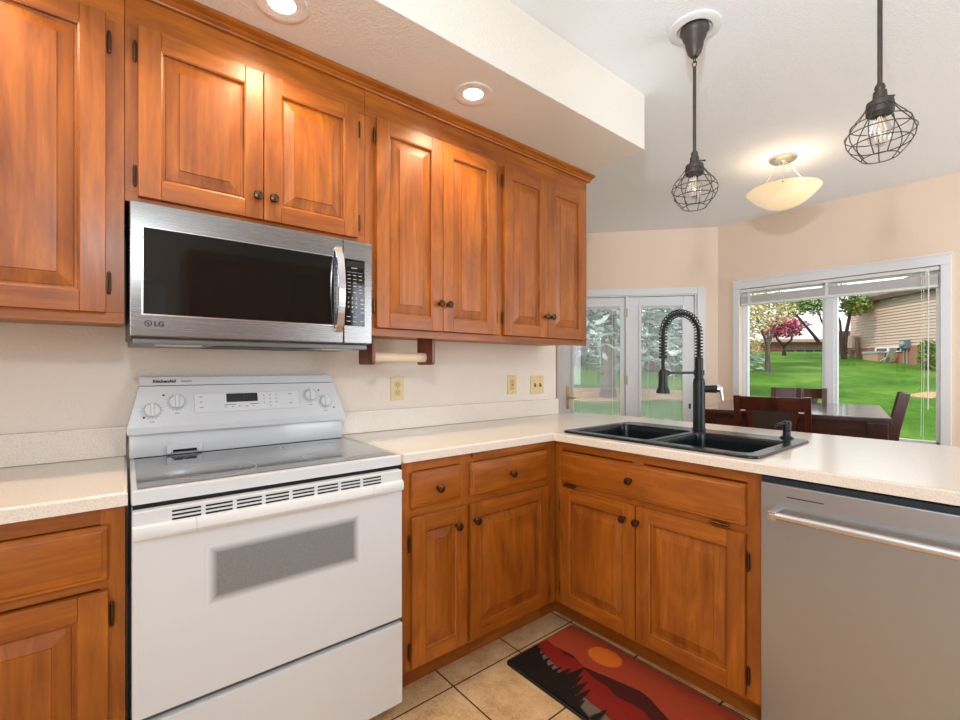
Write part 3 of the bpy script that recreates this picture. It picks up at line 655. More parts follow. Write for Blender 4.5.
# emblem and lettering on the door
ME = frame((.049, -.4021, 1.3425), UX, NY); bm = B()
lathe(bm, [(.0092, 0), (.0092, .0006), (.0072, .0006), (.0072, 0)], ME, 28, cap=False); box(bm, -.0012, .0008, -.0045, .0045, 0, .0006, M=ME); box(bm, -.0012, .0046, -.0045, -.003, 0, .0006, M=ME)
lathe(bm, [(.0016, 0), (.0016, .0006), (0, .0006)], ME @ T(-.0036, .0026, 0), 10); box(bm, .003, .0085, -.0008, .0008, 0, .0006, M=ME)
obj('emblem', bm, simple('dark_emblem', (.012, .012, .012), .5), md)
text('brand_lettering', 'LG', .0205, ME @ T(.026, -.0006, 0), simple('dark_lettering', (.012, .012, .012), .5), md, .0006)
bm = B(); box(bm, .014, .746, -.374, -.045, 1.284, 1.302, .003); un = obj('underside_tray', bm, simple('grey_underside', (.20, .20, .20), .4, .7), t)
for x0, x1 in ((.07, .19), (.57, .69)):
    bm = B(); box(bm, x0, x1, -.365, -.285, 1.281, 1.2845, .001); obj('lamp_lens', bm, simple('ribbed_lens', (.62, .62, .60), .4), un)
for x0, x1 in ((.225, .375), (.385, .535)):
    bm = B(); box(bm, x0, x1, -.36, -.12, 1.2815, 1.2845, .001); obj('grease_filter', bm, simple('filter_mesh', (.06, .06, .06), .5, .5), un)

# ---------------------------------------------------------------- paper holder and wall plates
redw = wood('reddish_wood', 2, s2l(140, 66, 34), s2l(88, 36, 18), .35)
t = thing('paper_towel_holder', 'reddish wooden paper towel holder with empty roller under the long wall cabinet', 'towel holder', (.95, -.25, 1.34))
for x in (.797, 1.090):
    bm = B(); prism(bm, [(-.315, 1.234), (-.308, 1.2265), (-.195, 1.2265), (-.188, 1.234), (-.188, 1.3515), (-.315, 1.3515)], 0, .016, Matrix(((0, 0, 1, x), (1, 0, 0, 0), (0, 1, 0, 0), (0, 0, 0, 1))), bev=.002); obj('bracket', bm, redw, t)
bm = B(); cyl(bm, (.8132, -.250, 1.260), (1.0898, -.250, 1.260), .0215, 24); obj('roller', bm, simple('pale_wood_roller', s2l(236, 214, 182), .5), t, label='pale bare wooden roller')
def plate(label, cat, name, x, z, w, kind):
    t = thing(name, label, cat, (x, -.036, z)); M = frame((x, -.0352, z), UX, NY); h = .115
    bm = B(); box(bm, -w/2, w/2, -h/2, h/2, 0, .0055, .002, M=M); obj('cover_plate', bm, ivory, t)
    if kind == 'duplex':
        for dz in (-.0195, .0195):
            bm = B(); lathe(bm, [(.0165, 0), (.0165, .0025), (0, .0025)], M @ T(0, dz, .005), 20); r = obj('receptacle', bm, ivory_d, t)
            bm = B()
            for dx in (-.0062, .0062): box(bm, dx-.0012, dx+.0012, dz-.001, dz+.0075, .0072, .0078, M=M)
            lathe(bm, [(.0026, 0), (0, .0001)], M @ T(0, dz-.0075, .0078), 10); obj('slot', bm, black, r, smooth=0)
    elif kind == 'gfci':
        bm = B(); box(bm, -.0165, .0165, -.0335, .0335, .0055, .0075, .001, M=M); r = obj('receptacle', bm, ivory_d, t)
        bm = B()
        for dz in (-.021, .021):
            for dx in (-.006, .006): box(bm, dx-.0012, dx+.0012, dz-.004, dz+.004, .0075, .0080, M=M)
        box(bm, -.008, .008, -.0055, -.0015, .0075, .0085, M=M); box(bm, -.008, .008, .0015, .0055, .0075, .0085, M=M); obj('slot', bm, simple('brown_slot', (.10, .06, .03), .5), r, smooth=0)
    else:
        for dx in (-.023, .023):
            bm = B(); box(bm, dx-.005, dx+.005, -.012, .012, .0055, .0068, M=M); box(bm, dx-.0035, dx+.0035, -.010, .002, .0068, .016, .001, M=M); obj('toggle', bm, simple('dark_toggle', s2l(120, 84, 44), .4), t)
    bm = B()
    for dz in ((0,) if kind == 'duplex' else (-.048, .048)): lathe(bm, [(.003, 0), (.003, .0012), (0, .0015)], M @ T(0 if kind != 'switch' else .023, dz, .0055), 10)
    obj('screw', bm, brass, t)
plate('ivory duplex power outlet nearest the range, below the paper towel holder', 'outlet', 'wall_outlet', 1.0695, 1.111, .072, 'duplex')
plate('narrow ivory outlet with test buttons, middle of the three wall plates', 'outlet', 'wall_outlet', 1.8475, 1.111, .072, 'gfci')
plate('wide ivory double light switch plate at the end of the wall, near the french door', 'light switch', 'light_switch', 2.065, 1.105, .116, 'switch')

# ---------------------------------------------------------------- dishwasher
DX = 1.558
t = thing('dishwasher', 'stainless steel dishwasher with bar handle, right of the sink cabinet', 'dishwasher', (1.85, -1.79, 0))
bm = B(); box(bm, DX+.04, 2.17, -2.088, -1.490, .10, .868); obj('tub', bm, dgrey, t, smooth=0)
bm = B(); box(bm, DX, DX+.039, -2.090, -1.485, .092, .853, .004); dd = obj('door_panel', bm, steel_y, t)
bx('control_edge', (DX+.008, DX+.039, -2.088, -1.487, .8535, .870), simple('dark_blue_edge', (.012, .024, .034), .3), t)
bx('kick_plate', (DX+.06, DX+.075, -2.088, -1.487, .0, .091), black, t)
bm = B(); tube(bm, [(DX-.048, -1.527, .768), (DX-.048, -2.048, .768)], .0115, 16); hb = obj('handle', bm, steel_h, t)
for y in (-1.533, -2.042):
    bm = B(); box(bm, DX-.058, DX-.0002, y-.013, y+.013, .754, .782, .004); obj('handle_bracket', bm, steel_h, hb)
bx('status_slot', (DX-.0006, DX+.001, -1.650, -1.557, .8175, .8205), black, dd)

# ---------------------------------------------------------------- ceiling lights
lens = emis('glowing_lens', (1, .95, .86), 12)
for k, (x, y, lab) in enumerate(((1.108, -.588, 'round white recessed ceiling light, fully visible in the soffit above the long wall cabinet'), (.369, -.577, 'round white recessed ceiling light cut by the top edge of the picture, above the microwave'), (-.370, -.577, 'round white recessed ceiling light farthest left in the soffit, above the far left wall cabinet'))):
    t = thing('recessed_light', lab, 'ceiling light', (x, y, SOF))
    bm = B(); lathe(bm, [(.078, 0), (.078, -.003), (.073, -.0055), (.060, -.0045), (.046, -.0025), (.040, -.002), (.040, 0)], T(x, y, SOF-.0004), 40, cap=False); obj('trim_ring', bm, soffp, t)
    bm = B(); lathe(bm, [(.040, -.0005), (.034, -.002), (.02, -.0035), (0, -.004)], T(x, y, SOF-.0004), 32, cap=False); obj('lens', bm, lens, t)
    L_ = light('recessed_lamp', 'SPOT', (x, y, SOF-.03), 16, (1, .78, .52), (0, 0, 0), spot_size=2.7, spot_blend=.8, shadow_soft_size=.05); L_.parent = t; L_.location = (0, 0, -.03)
ironm = simple('oiled_iron', (.075, .062, .052), .5, .6)
def pendant(loc, label):
    t = thing('pendant_light', label, 'pendant light', loc, group=None)
    bm = B(); lathe(bm, [(.098, -.0004), (.098, -.006), (.090, -.011), (.068, -.013), (.062, -.004), (.062, -.0004)], T(*loc), 40, cap=False); obj('ceiling_ring', bm, white_pl, t, label='white ceiling ring')
    bm = B(); lathe(bm, [(.054, -.004), (.056, -.014), (.050, -.020), (.045, -.030), (.043, -.046), (.037, -.054), (.034, -.076), (.026, -.105), (.013, -.122), (0, -.124)], T(*loc), 32); obj('canopy', bm, ironm, t)
    bm = B(); p = Vector(loc)
    for k, dz in enumerate((-.131, -.150)):
        ring = [p+Vector((.0085*math.cos(2*PI*i/16)*(1-k), .0085*math.cos(2*PI*i/16)*k, dz+.0125*math.sin(2*PI*i/16))) for i in range(16)]
        tube(bm, ring, .0022, 6, closed=True)
    obj('chain_link', bm, ironm, t)
    bm = B(); tube(bm, [p+Vector((0, 0, -.162)), p+Vector((0, 0, -.515))], .0065, 12); obj('stem', bm, ironm, t)
    bm = B(); lathe(bm, [(.009, -.508), (.012, -.512), (.014, -.520), (.012, -.528), (.017, -.532), (.019, -.556), (.027, -.560), (.0335, -.564), (.035, -.572), (.035, -.600), (.031, -.604), (0, -.604)], T(*loc), 28); sk = obj('socket', bm, ironm, t)
    bm = B(); tube(bm, [p+Vector((.012, -.010, -.545)), p+Vector((.030, -.026, -.545))], .003, 8); lathe(bm, [(0, -.005), (.005, 0), (0, .005)], T(p.x+.031, p.y-.027, p.z-.545), 10); obj('switch_key', bm, ironm, sk)
    bm = B(); prof = [(.036, -.582), (.048, -.600), (.066, -.622), (.081, -.643), (.087, -.662), (.083, -.684), (.070, -.708), (.054, -.727), (.045, -.737)]
    for k in range(9):
        a = 2*PI*k/9+.2; tube(bm, [p+Vector((r*math.cos(a), r*math.sin(a), z)) for r, z in prof], .0016, 6)
    for r, z in (prof[0], (.0735, -.632), prof[4], (.0765, -.696), prof[-1]): tube(bm, [p+Vector((r*math.cos(2*PI*i/40), r*math.sin(2*PI*i/40), z)) for i in range(40)], .0016, 6, closed=True)
    obj('wire_cage', bm, ironm, t)
    bm = B(); lathe(bm, [(.013, -.604), (.014, -.618), (.022, -.632), (.031, -.655), (.032, -.670), (.027, -.688), (.014, -.699), (0, -.702)], T(*loc), 28); obj('bulb', bm, bulbglass, t)
    bm = B()
    for k in range(6):
        a = 2*PI*k/6; tube(bm, [p+Vector((.004*math.cos(a), .004*math.sin(a), -.61)), p+Vector((.016*math.cos(a), .016*math.sin(a), -.648)), p+Vector((.012*math.cos(a), .012*math.sin(a), -.684))], .0009, 5)
    obj('filament', bm, emis('warm_filament', (1, .85, .65), .25), t)
    return t
pendant((1.82, -1.15, CEIL), 'black wire-cage pendant light with its white ceiling ring in view, left of the two')
pendant((1.82, -1.731, CEIL), 'larger looking black wire-cage pendant light on the right, its stem running out of the top')
lp = Vector((3.442, -.971, CEIL))
t = thing('bowl_light', 'pale alabaster glass bowl ceiling light hanging over the dining table', 'ceiling light', lp)
bm = B(); lathe(bm, [(.080, -.0004), (.080, -.012), (.070, -.022), (.020, -.028), (.012, -.040), (0, -.040)], T(*lp), 36); obj('canopy', bm, simple('brushed_nickel', (.62, .60, .57), .3, 1), t)
bz = 2.392-CEIL; a0 = math.atan2(CY-lp.y, CX-lp.x); nick = bpy.data.materials['brushed_nickel']
for k in range(3):
    a = a0+2*PI*k/3; u = Vector((math.cos(a), math.sin(a), 0)); bm = B()
    tube(bm, [lp+u*.022+Vector((0, 0, -.026)), lp+u*.202+Vector((0, 0, bz-.002))], .0028, 8)
    lathe(bm, [(0, -.008), (.0075, -.003), (.0085, .003), (0, .010)], T(*(lp+u*.206+Vector((0, 0, bz-.006)))), 12); obj('rod', bm, nick, t)
ab = NT('alabaster_glass'); tcn = ab.n('ShaderNodeTexCoord'); nn = ab.n('ShaderNodeTexNoise', Vector=tcn.outputs['Object'], Scale=6, Detail=4)
ab.set(Base__Color=ab.ramp(nn.outputs[0], [(.35, s2l(246, 206, 156)), (.65, s2l(252, 224, 184))]), Roughness=.3, Emission__Color=ab.ramp(nn.outputs[0], [(.35, (1, .72, .42)), (.65, (1, .80, .54))]), Emission__Strength=.42)
bm = B(); pf = [(.212*k/14, bz-.122*(1-(k/14)**2.2)) for k in range(15)]
L_ = light('bowl_lamp', 'POINT', (0, 0, -.20), 1.1, (1, .95, .88), shadow_soft_size=.05); L_.parent = t
lathe(bm, pf+[(.209, bz+.003)]+[(max(r-.006, 0), z+.006) for r, z in pf[::-1][1:]], T(*lp), 48, cap=False); obj('glass_bowl', bm, ab.m, t, smooth=60)

# ---------------------------------------------------------------- floor mat
def flat(c, n=.06):
    a = NT('mat_print'); tc = a.n('ShaderNodeTexCoord'); q = a.n('ShaderNodeTexNoise', Vector=tc.outputs['Object'], Scale=7, Detail=4)
    a.set(Base__Color=a.mix(a.math('MULTIPLY', q.outputs[0], n*8), c4(c), c4(tuple(x*.6 for x in c))), Roughness=.55); return a.m
mats = [simple('mat_rubber', (.008, .008, .009), .6), flat(s2l(172, 68, 40)), flat(s2l(218, 112, 36), .03), flat(s2l(138, 28, 20)), flat(s2l(72, 24, 22)), flat(s2l(142, 34, 24)), flat(s2l(116, 108, 94)), flat(s2l(16, 16, 17))]
MM = Matrix(((0, 1, 0, 1.222), (-1, 0, 0, -.652), (0, 0, 1, 0), (0, 0, 0, 1)))   # local x runs toward the dishwasher, y toward the cabinet
bm = B(); Lm, Wm = .765, .428
ls = [[(x, y, z) for x, y in rrect(i, Lm-i, i, Wm-i, .022-i*.5, 5)] for i, z in ((0, .0005), (0, .006), (.003, .0095), (.006, .0105))]
loops(bm, [[MM @ Vector(p) for p in l] for l in ls], 0, cap0=True)
zz = [.0105]
def sheet(poly, mi):
    zz[0] += .00015; f = bm.faces.new([bm.verts.new(MM @ Vector((x, y, zz[0]))) for x, y in poly]); f.material_index = mi
e = .007
def sample(pts, n=60, amp=0):
    out = []
    for (x0, y0), (x1, y1) in zip(pts, pts[1:]):
        m = max(2, int(abs(x1-x0)/.012))
        for k in range(m): out.append((x0+(x1-x0)*k/m, y0+(y1-y0)*k/m+(R.uniform(-amp, amp) if k else 0)))
    return out+[pts[-1]]
sheet(rrect(e, Lm-e, e, Wm-e, .018, 4), 1)
sheet([(.247+.074*math.cos(2*PI*k/40), .338+.056*math.sin(2*PI*k/40)) for k in range(40)], 2)
def band(top, mi, amp=0):
    tp = sample(top, amp=amp); sheet([(top[0][0], e)]+tp+[(top[-1][0], e)], mi)
band([(e+.004, .243), (.060, .232), (.105, .238), (.158, .244), (.227, .219), (.278, .229), (.368, .251), (.449, .269), (.497, .261), (.54, .240), (.60, .215), (.67, .16), (.745, .11)], 3, .001)
sheet([(.158, .243), (.227, .218), (.278, .228), (.368, .250), (.449, .268), (.497, .260), (.54, .239), (.60, .214), (.66, .17), (.60, .158), (.55, .170), (.52, .187), (.478, .186), (.407, .175), (.359, .195), (.299, .193), (.251, .205)], 4)
sheet([(.09, .236), (.158, .243), (.180, .232), (.130, .222)], 4)
band([(e+.004, .20), (.09, .178), (.165, .165), (.23, .19), (.27, .17), (.304, .152), (.374, .123), (.441, .142), (.503, .112), (.60, .09), (.745, .04)], 5, .001)
band([(e+.004, .165), (.10, .15), (.166, .133), (.21, .122), (.27, .10), (.338, .080), (.42, .072), (.52, .05), (.62, .02)], 6, .002)
def pine(cx, top, base, w):
    n = 11; L_, R_ = [], []
    for k in range(n):
        f = (k+1)/n; y = top-(top-base)*f; hw = w*(f**.9)
        L_ += [(cx-hw*R.uniform(.75, 1.1), y+(top-base)/n*R.uniform(-.1, .25)), (cx-hw*.45, y+(top-base)/n*.12)]
        R_ += [(cx+hw*R.uniform(.75, 1.1), y+(top-base)/n*R.uniform(-.1, .25)), (cx+hw*.45, y+(top-base)/n*.12)]
    sheet([(cx, top)]+R_+L_[::-1], 7)
band([(e+.004, .185), (.05, .16), (.10, .125), (.16, .11), (.22, .12), (.28, .07), (.33, .035), (.40, .02), (.45, .009)], 7, .008)
for cx, top, w in ((.022, .205, .014), (.044, .186, .034), (.072, .172, .042), (.108, .160, .046), (.146, .142, .042), (.176, .150, .044), (.205, .170, .044), (.238, .213, .050), (.266, .172, .046), (.298, .158, .044), (.330, .130, .036), (.352, .07, .022), (.43, .092, .026), (.475, .075, .022), (.52, .05, .018)): pine(cx, top, max(.009, top-.15), w)
tag(obj('floor_mat', bm, mats, smooth=25), 'rectangular floor mat with red sunset mountains and black pines, in front of the sink cabinet', 'mat')

# ---------------------------------------------------------------- dining set
TZ = .940
t = thing('dining_table', 'square dark wood dining table at counter height behind the peninsula, below the window', 'dining table', (3.673, -.957, 0), math.radians(12))
def lbx(name, dims, m, p, bev=.003):
    bm = B(); box(bm, *dims, bev); return obj(name, bm, m, p, local=True)
hw = .55; hd = .487
lbx('tabletop', (-hw, hw, -hd, hd, TZ-.030, TZ), tablewood, t, .005)
bm = B()
for a, b, c, d in ((-hw+.03, hw-.03, -hd+.03, -hd+.055), (-hw+.03, hw-.03, hd-.055, hd-.03), (-hw+.03, -hw+.055, -hd+.055, hd-.055), (hw-.055, hw-.03, -hd+.055, hd-.055)): box(bm, a, b, c, d, TZ-.125, TZ-.0305, .002)
obj('apron', bm, tablewood, t, local=True)
for a in (-1, 1):
    for b in (-1, 1): lbx('leg', (a*(hw-.105), a*(hw-.015), b*(hd-.105), b*(hd-.015), 0, TZ-.0305), tablewood, t, .004)
seatm = simple('dark_upholstery', (.035, .022, .016), .5); 
def chair(loc, rz, label, H=1.045):
    """local: +y is the way the sitter faces, back at -y"""
    t = thing('dining_chair', label, 'chair', loc, rz); w = .192; lean = .07
    lbx('seat', (-w-.01, w+.01, -.19, .165, .60, .66), seatm, t, .018)
    bm = B(); box(bm, -w, w, -.165, .15, .545, .598, .003); obj('seat_frame', bm, dwood, t, local=True)
    for s in (-1, 1):
        lbx('leg', (s*(w-.04), s*w, .112, .152, 0, .545), dwoodv, t)
        bm = B(); x0, x1 = s*(w-.032), s*w
        for (ya, za), (yb, zb) in zip(((-.215, 0), (-.185, .40), (-.185, .62), (-.205, .8)), ((-.185, .40), (-.185, .62), (-.205, .8), (-.185-lean, H))):
            hexa(bm, [(x0, ya-.026, za), (x1, ya-.026, za), (x1, ya+.026, za), (x0, ya+.026, za), (x0, yb-.026, zb), (x1, yb-.026, zb), (x1, yb+.026, zb), (x0, yb+.026, zb)])
        bmesh.ops.remove_doubles(bm, verts=bm.verts, dist=1e-5); obj('back_post', bm, dwoodv, t, local=True)
    def yb_(z): return -.205-(z-.8)/(H-.8)*(lean-.02) if z > .8 else -.19
    iw = w-.033
    bm = B(); n = 8; rail = []
    for k in range(n):
        xa, xb = -iw+2*iw*k/n, -iw+2*iw*(k+1)/n
        ca, cb = .018*(1-(xa/iw)**2), .018*(1-(xb/iw)**2)
        z0, z1 = H-.085, H-.004; ya, yb2 = yb_(z0), yb_(z1)
        hexa(bm, [(xa, ya-.011-ca, z0), (xb, ya-.011-cb, z0), (xb, ya+.011-cb, z0), (xa, ya+.011-ca, z0), (xa, yb2-.011-ca, z1), (xb, yb2-.011-cb, z1), (xb, yb2+.011-cb, z1), (xa, yb2+.011-ca, z1)])
    bmesh.ops.remove_doubles(bm, verts=bm.verts, dist=1e-5); obj('top_rail', bm, dwood, t, local=True)
    for s in (-1, 1):
        bm = B(); za, zb = .66, H-.083; xa, xb = s*(iw-.085), s*(iw-.040)
        hexa(bm, [(xa-.014, yb_(za)-.010, za), (xa+.014, yb_(za)-.010, za), (xa+.014, yb_(za)+.010, za), (xa-.014, yb_(za)+.010, za), (xb-.014, yb_(zb)-.016, zb), (xb+.014, yb_(zb)-.016, zb), (xb+.014, yb_(zb)+.006, zb), (xb-.014, yb_(zb)+.006, zb)]); obj('splat_side', bm, dwoodv, t, local=True)
    bm = B(); za, zb = .67, H-.085
    hexa(bm, [(-iw+.10, yb_(za)-.012, za), (iw-.10, yb_(za)-.012, za), (iw-.10, yb_(za)+.016, za), (-iw+.10, yb_(za)+.016, za), (-iw+.055, yb_(zb)-.022, zb), (iw-.055, yb_(zb)-.022, zb), (iw-.055, yb_(zb)+.008, zb), (-iw+.055, yb_(zb)+.008, zb)]); obj('back_pad', bm, seatm, t, local=True, label='dark upholstered back pad')
    bm = B(); box(bm, -w+.02, w-.02, .12, .145, .22, .25, .003); box(bm, -w+.006, -w+.026, -.17, .12, .28, .31, .003); box(bm, w-.026, w-.006, -.17, .12, .28, .31, .003); obj('stretcher', bm, dwood, t, local=True)
    return t
chair((3.22, -1.0, 0), -PI/2+math.radians(12), 'reddish dark wood dining chair nearest the peninsula, its back toward the sink')
chair((4.20, -.82, 0), math.radians(100), 'dark wood dining chair on the far window side of the dining table')
chair((4.06, -1.225, 0), math.radians(10), 'dark wood dining chair seen in profile at the right end of the dining table')

# ---------------------------------------------------------------- outdoors
def gz(x, y):
    D = (Vector((x, y, 0))-Vector((CX, CY, 0))).dot(FW)
    return -.25 if D < 8 else (.11*(D-8)-.25 if D < 31 else 2.28+.015*(D-31))
gr = NT('lawn_grass'); tcn = gr.n('ShaderNodeTexCoord')
n1 = gr.n('ShaderNodeTexNoise', Vector=tcn.outputs['Object'], Scale=.45, Detail=5, Roughness=.65); n2 = gr.n('ShaderNodeTexNoise', Vector=tcn.outputs['Object'], Scale=4, Detail=8, Roughness=.85)
gc = gr.ramp(gr.math('ADD', gr.math('MULTIPLY', n1.outputs[0], .55), gr.math('MULTIPLY', n2.outputs[0], .45)), [(.36, s2l(40, 76, 14)), (.5, s2l(66, 108, 26)), (.60, s2l(98, 128, 44)), (.70, s2l(140, 138, 80))])
gr.set(Base__Color=gc, Roughness=.9, Specular__IOR__Level=.1); gr.bump(n2.outputs[0], .6, .05)
bm = B(); vs = {}
nx, ny = 60, 70
for i in range(nx+1):
    for j in range(ny+1):
        x, y = -14+i*1.15, -26+j*1.1
        vs[i, j] = bm.verts.new((x, y, gz(x, y)))
for i in range(nx):
    for j in range(ny):
        c = sum((vs[a].co for a in ((i, j), (i+1, j), (i+1, j+1), (i, j+1))), Vector())/4
        if c.x < 5.6 and c.y < 2.6: continue
        bm.faces.new((vs[i, j], vs[i+1, j], vs[i+1, j+1], vs[i, j+1]))
lw = struct('lawn', bm, gr.m)
mul = NT('bark_mulch'); q = mul.n('ShaderNodeTexNoise', Scale=9, Detail=8, Roughness=.8); mul.set(Base__Color=mul.ramp(q.outputs[0], [(.35, s2l(120, 84, 60)), (.55, s2l(186, 148, 112)), (.7, s2l(214, 182, 142))]), Roughness=.95)
def ground_patch(name, pts, mat, label, cat, dz=.03):
    bm = B(); c = Vector((0, 0, 0)); ring = []
    ps = [at(u, HY, D) for u, D in pts]; N = len(ps); ctr = sum(ps, Vector())/N; K = 6; rows = []
    for k in range(K+1):
        row = []
        for i in range(N):
            for j in range(4):
                p = ps[i].lerp(ps[(i+1) % N], j/4); p = ctr.lerp(p, k/K); row.append(bm.verts.new((p.x, p.y, gz(p.x, p.y)+dz)))
        rows.append(row)
    for a, b in zip(rows[1:], rows[2:]):
        n = len(a)
        for i in range(n): bm.faces.new((a[i], a[(i+1) % n], b[(i+1) % n], b[i]))
    bm.faces.new(rows[1])
    last = rows[-1]; low = [bm.verts.new((v.co.x, v.co.y, v.co.z-dz-.03)) for v in last]; n = len(low)
    for i in range(n): bm.faces.new((last[i], last[(i+1) % n], low[(i+1) % n], low[i]))
    return tag(obj(name, bm, mat, smooth=0), label, cat)
ground_patch('mulch_bed', [(540, 12.9), (600, 12.6), (660, 12.9), (720, 12.6), (712, 14.2), (640, 14.9), (590, 15.0), (540, 14.8)], mul.m, 'tan mulch bed around the big conifer trunk seen through the french doors', 'mulch bed')
ground_patch('bare_patch', [(903, 13.6), (930, 13.2), (962, 13.5), (960, 14.2), (925, 14.3)], mul.m, 'bare tan soil patch in the lawn near the right window edge', 'soil patch', .015)
leafmats = {}
def leafmat(c):
    if c not in leafmats:
        a = NT('leaf_green'); oi = a.n('ShaderNodeTexCoord'); q = a.n('ShaderNodeTexNoise', Vector=oi.outputs['Object'], Scale=2.5, Detail=3)
        a.set(Base__Color=a.ramp(q.outputs[0], [(.35, tuple(v*.6 for v in c)), (.65, tuple(min(v*1.3, 1) for v in c))]), Roughness=.7, Specular__IOR__Level=.2)
        leafmats[c] = a.m
    return leafmats[c]
barkm = wood('grey_bark', 2, s2l(128, 112, 104), s2l(74, 62, 58), .9, coat=0); barkd = wood('dark_bark', 2, s2l(84, 66, 56), s2l(42, 34, 30), .9, coat=0)
def leaves(bm, blobs, size, nm):
    for (c, r, n) in blobs:
        r = Vector(r) if not isinstance(r, (int, float)) else Vector((r, r, r))
        for _ in range(n):
            d = Vector((R.gauss(0, 1), R.gauss(0, 1), R.gauss(0, 1))).normalized()*(R.random()**.4)
            p = Vector(c)+Vector((d.x*r.x, d.y*r.y, d.z*r.z)); s = size*R.uniform(.6, 1.3)
            a = Vector((R.gauss(0, 1), R.gauss(0, 1), R.gauss(0, .6))).normalized(); b = a.orthogonal().normalized()
            b = (Matrix.Rotation(R.uniform(0, 6.28), 3, a) @ b)
            f = bm.faces.new([bm.verts.new(q) for q in (p-a*s, p+b*s*.5, p+a*s, p-b*s*.5)]); f.material_index = R.randrange(nm)
def tree(name, label, u, D, trunks, blobs, size, cols, bark, cat='tree'):
    g = at(u, HY, D); g.z = gz(g.x, g.y)-.05; t = thing(name, label, cat, g)
    bm = B()
    for pts, r in trunks:
        P = [g+RT*x+Vector((0, 0, z))+FW*y for x, y, z in pts]; tube(bm, P, [r*(1-.6*i/(len(P)-1)) for i in range(len(P))], 9)
    obj('trunk', bm, bark, t)
    bm = B(); leaves(bm, [(g+RT*c[0]+FW*c[1]+Vector((0, 0, c[2])), r, n) for c, r, n in blobs], size, len(cols)); obj('foliage', bm, [leafmat(c) for c in cols], t, smooth=0)
    return t
PG = (s2l(222, 214, 150), s2l(238, 226, 186), s2l(180, 178, 104), s2l(236, 200, 180)); PK = (s2l(214, 66, 122), s2l(236, 120, 164), s2l(170, 48, 86), s2l(240, 176, 178)); GR = (s2l(88, 126, 50), s2l(120, 152, 70), s2l(64, 98, 40), s2l(168, 176, 104))
tree('blossom_tree', 'pale yellow blossoming tree with a grey forked trunk at the left of the window', 768, 19.4, [([(0, 0, 0), (-.02, 0, .8), (.02, 0, 1.3)], .13), ([(.0, 0, 1.2), (-.35, 0, 2.0), (-.6, 0, 2.9)], .07), ([(.02, 0, 1.2), (.35, .1, 2.1), (.7, 0, 3.0)], .07), ([(0, 0, 1.2), (.05, .1, 2.2), (.1, 0, 3.2)], .05)],
     [((-.55, 0, 2.3), (.8, .8, .7), 640), ((.25, 0, 2.7), (.8, .9, .7), 640), ((-.2, 0, 3.3), (1.1, 1, .7), 640), ((-.7, 0, 1.2), (.45, .5, .5), 200)], .08, PG, barkm)
tree('crabapple_tree', 'pink flowering tree with a forked dark trunk in front of the brick garage', 784, 27.9, [([(0, 0, 0), (.0, 0, .35), (.0, 0, .7)], .13), ([(0, 0, .6), (-.45, 0, 1.1), (-.75, 0, 2.0)], .09), ([(0, 0, .6), (.45, 0, 1.0), (.65, 0, 2.0)], .09)],
     [((-.65, 0, 1.6), (.7, .8, .5), 700), ((.3, 0, 1.6), (.8, .8, .5), 760), ((-.1, 0, 2.15), (1.1, .9, .5), 760), ((1.0, 0, 1.95), (.5, .6, .35), 200)], .095, PK, barkd)
tree('leaning_tree', 'green tree with slender dark leaning branches behind the window mullion', 842, 25.5, [([(.1, 0, 0), (.15, 0, .9), (.25, 0, 1.6), (.45, 0, 2.6), (.5, 0, 3.6)], .14), ([(.05, 0, .2), (-.05, 0, 1.2), (-.1, 0, 2.1), (-.5, 0, 3.1)], .10), ([(-1.3, 0, 1.0), (-1.6, 0, 1.4), (-2.3, .2, 2.4), (-2.8, .3, 3.2)], .10), ([(-.7, 0, 1.4), (-1.0, .2, 2.2), (-1.25, .2, 3.0)], .07)],
     [((-2.7, 0, 3.0), (1.2, .9, .6), 1000), ((-1.4, 0, 3.2), (1.2, .9, .75), 1000), ((-.2, 0, 3.6), (1.2, .9, .6), 600), ((.7, 0, 3.0), (.9, .7, .6), 800), ((1.6, 0, 3.2), (.9, .7, .45), 520), ((2.4, 0, 3.0), (.7, .6, .3), 130)], .09, GR, barkd)
BS = (s2l(130, 150, 146), s2l(158, 176, 170), s2l(112, 130, 126), s2l(180, 192, 184))
def spruce(label, u, D, h, r, base, trunk_r, lvl=15, cols=BS, per=10, dens=34):
    g = at(u, HY, D); g.z = gz(g.x, g.y)-.05; t = thing('spruce_tree', label, 'tree', g)
    bm = B(); tube(bm, [g, g+Vector((0, 0, .35)), g+Vector((0, 0, base)), g+Vector((0, 0, h))], [trunk_r*1.3, trunk_r, trunk_r*.9, .03], 12); obj('trunk', bm, barkm, t)
    bm = B()
    for l in range(lvl):
        f = l/(lvl-1); z = base+(h-base)*f; rr = r*(1-f)**.8+.1
        for k in range(per):
            a = 2*PI*(k+R.random())/per; d = Vector((math.cos(a), math.sin(a), 0))
            for q in range(dens):
                s = R.random()**.7; p = g+Vector((0, 0, z-.32*rr*s*s+R.gauss(0, .10)))+d*rr*s+Vector((R.gauss(0, .13), R.gauss(0, .13), 0))
                v = (d+Vector((R.gauss(0, .5), R.gauss(0, .5), R.gauss(-.2, .4)))).normalized(); w = v.orthogonal().normalized(); L_ = R.uniform(.12, .26)
                fc = bm.faces.new([bm.verts.new(x) for x in (p-v*L_, p+w*.06, p+v*L_, p-w*.06)]); fc.material_index = R.randrange(4)
    obj('foliage', bm, [leafmat(c) for c in cols], t, smooth=0)
spruce('big conifer with a thick bare grey trunk, seen through the left french door', 608, 13.3, 8.5, 2.4, 2.1, .21)
spruce('blue-green spruce far back behind the left french door glass', 578, 22, 9, 2.6, .9, .2)
spruce('blue-green spruce seen at the left of the right french door glass', 650, 20, 9, 2.6, .6, .2)
spruce('blue-green spruce seen at the right of the right french door glass', 700, 21.5, 8.5, 2.5, .5, .2)
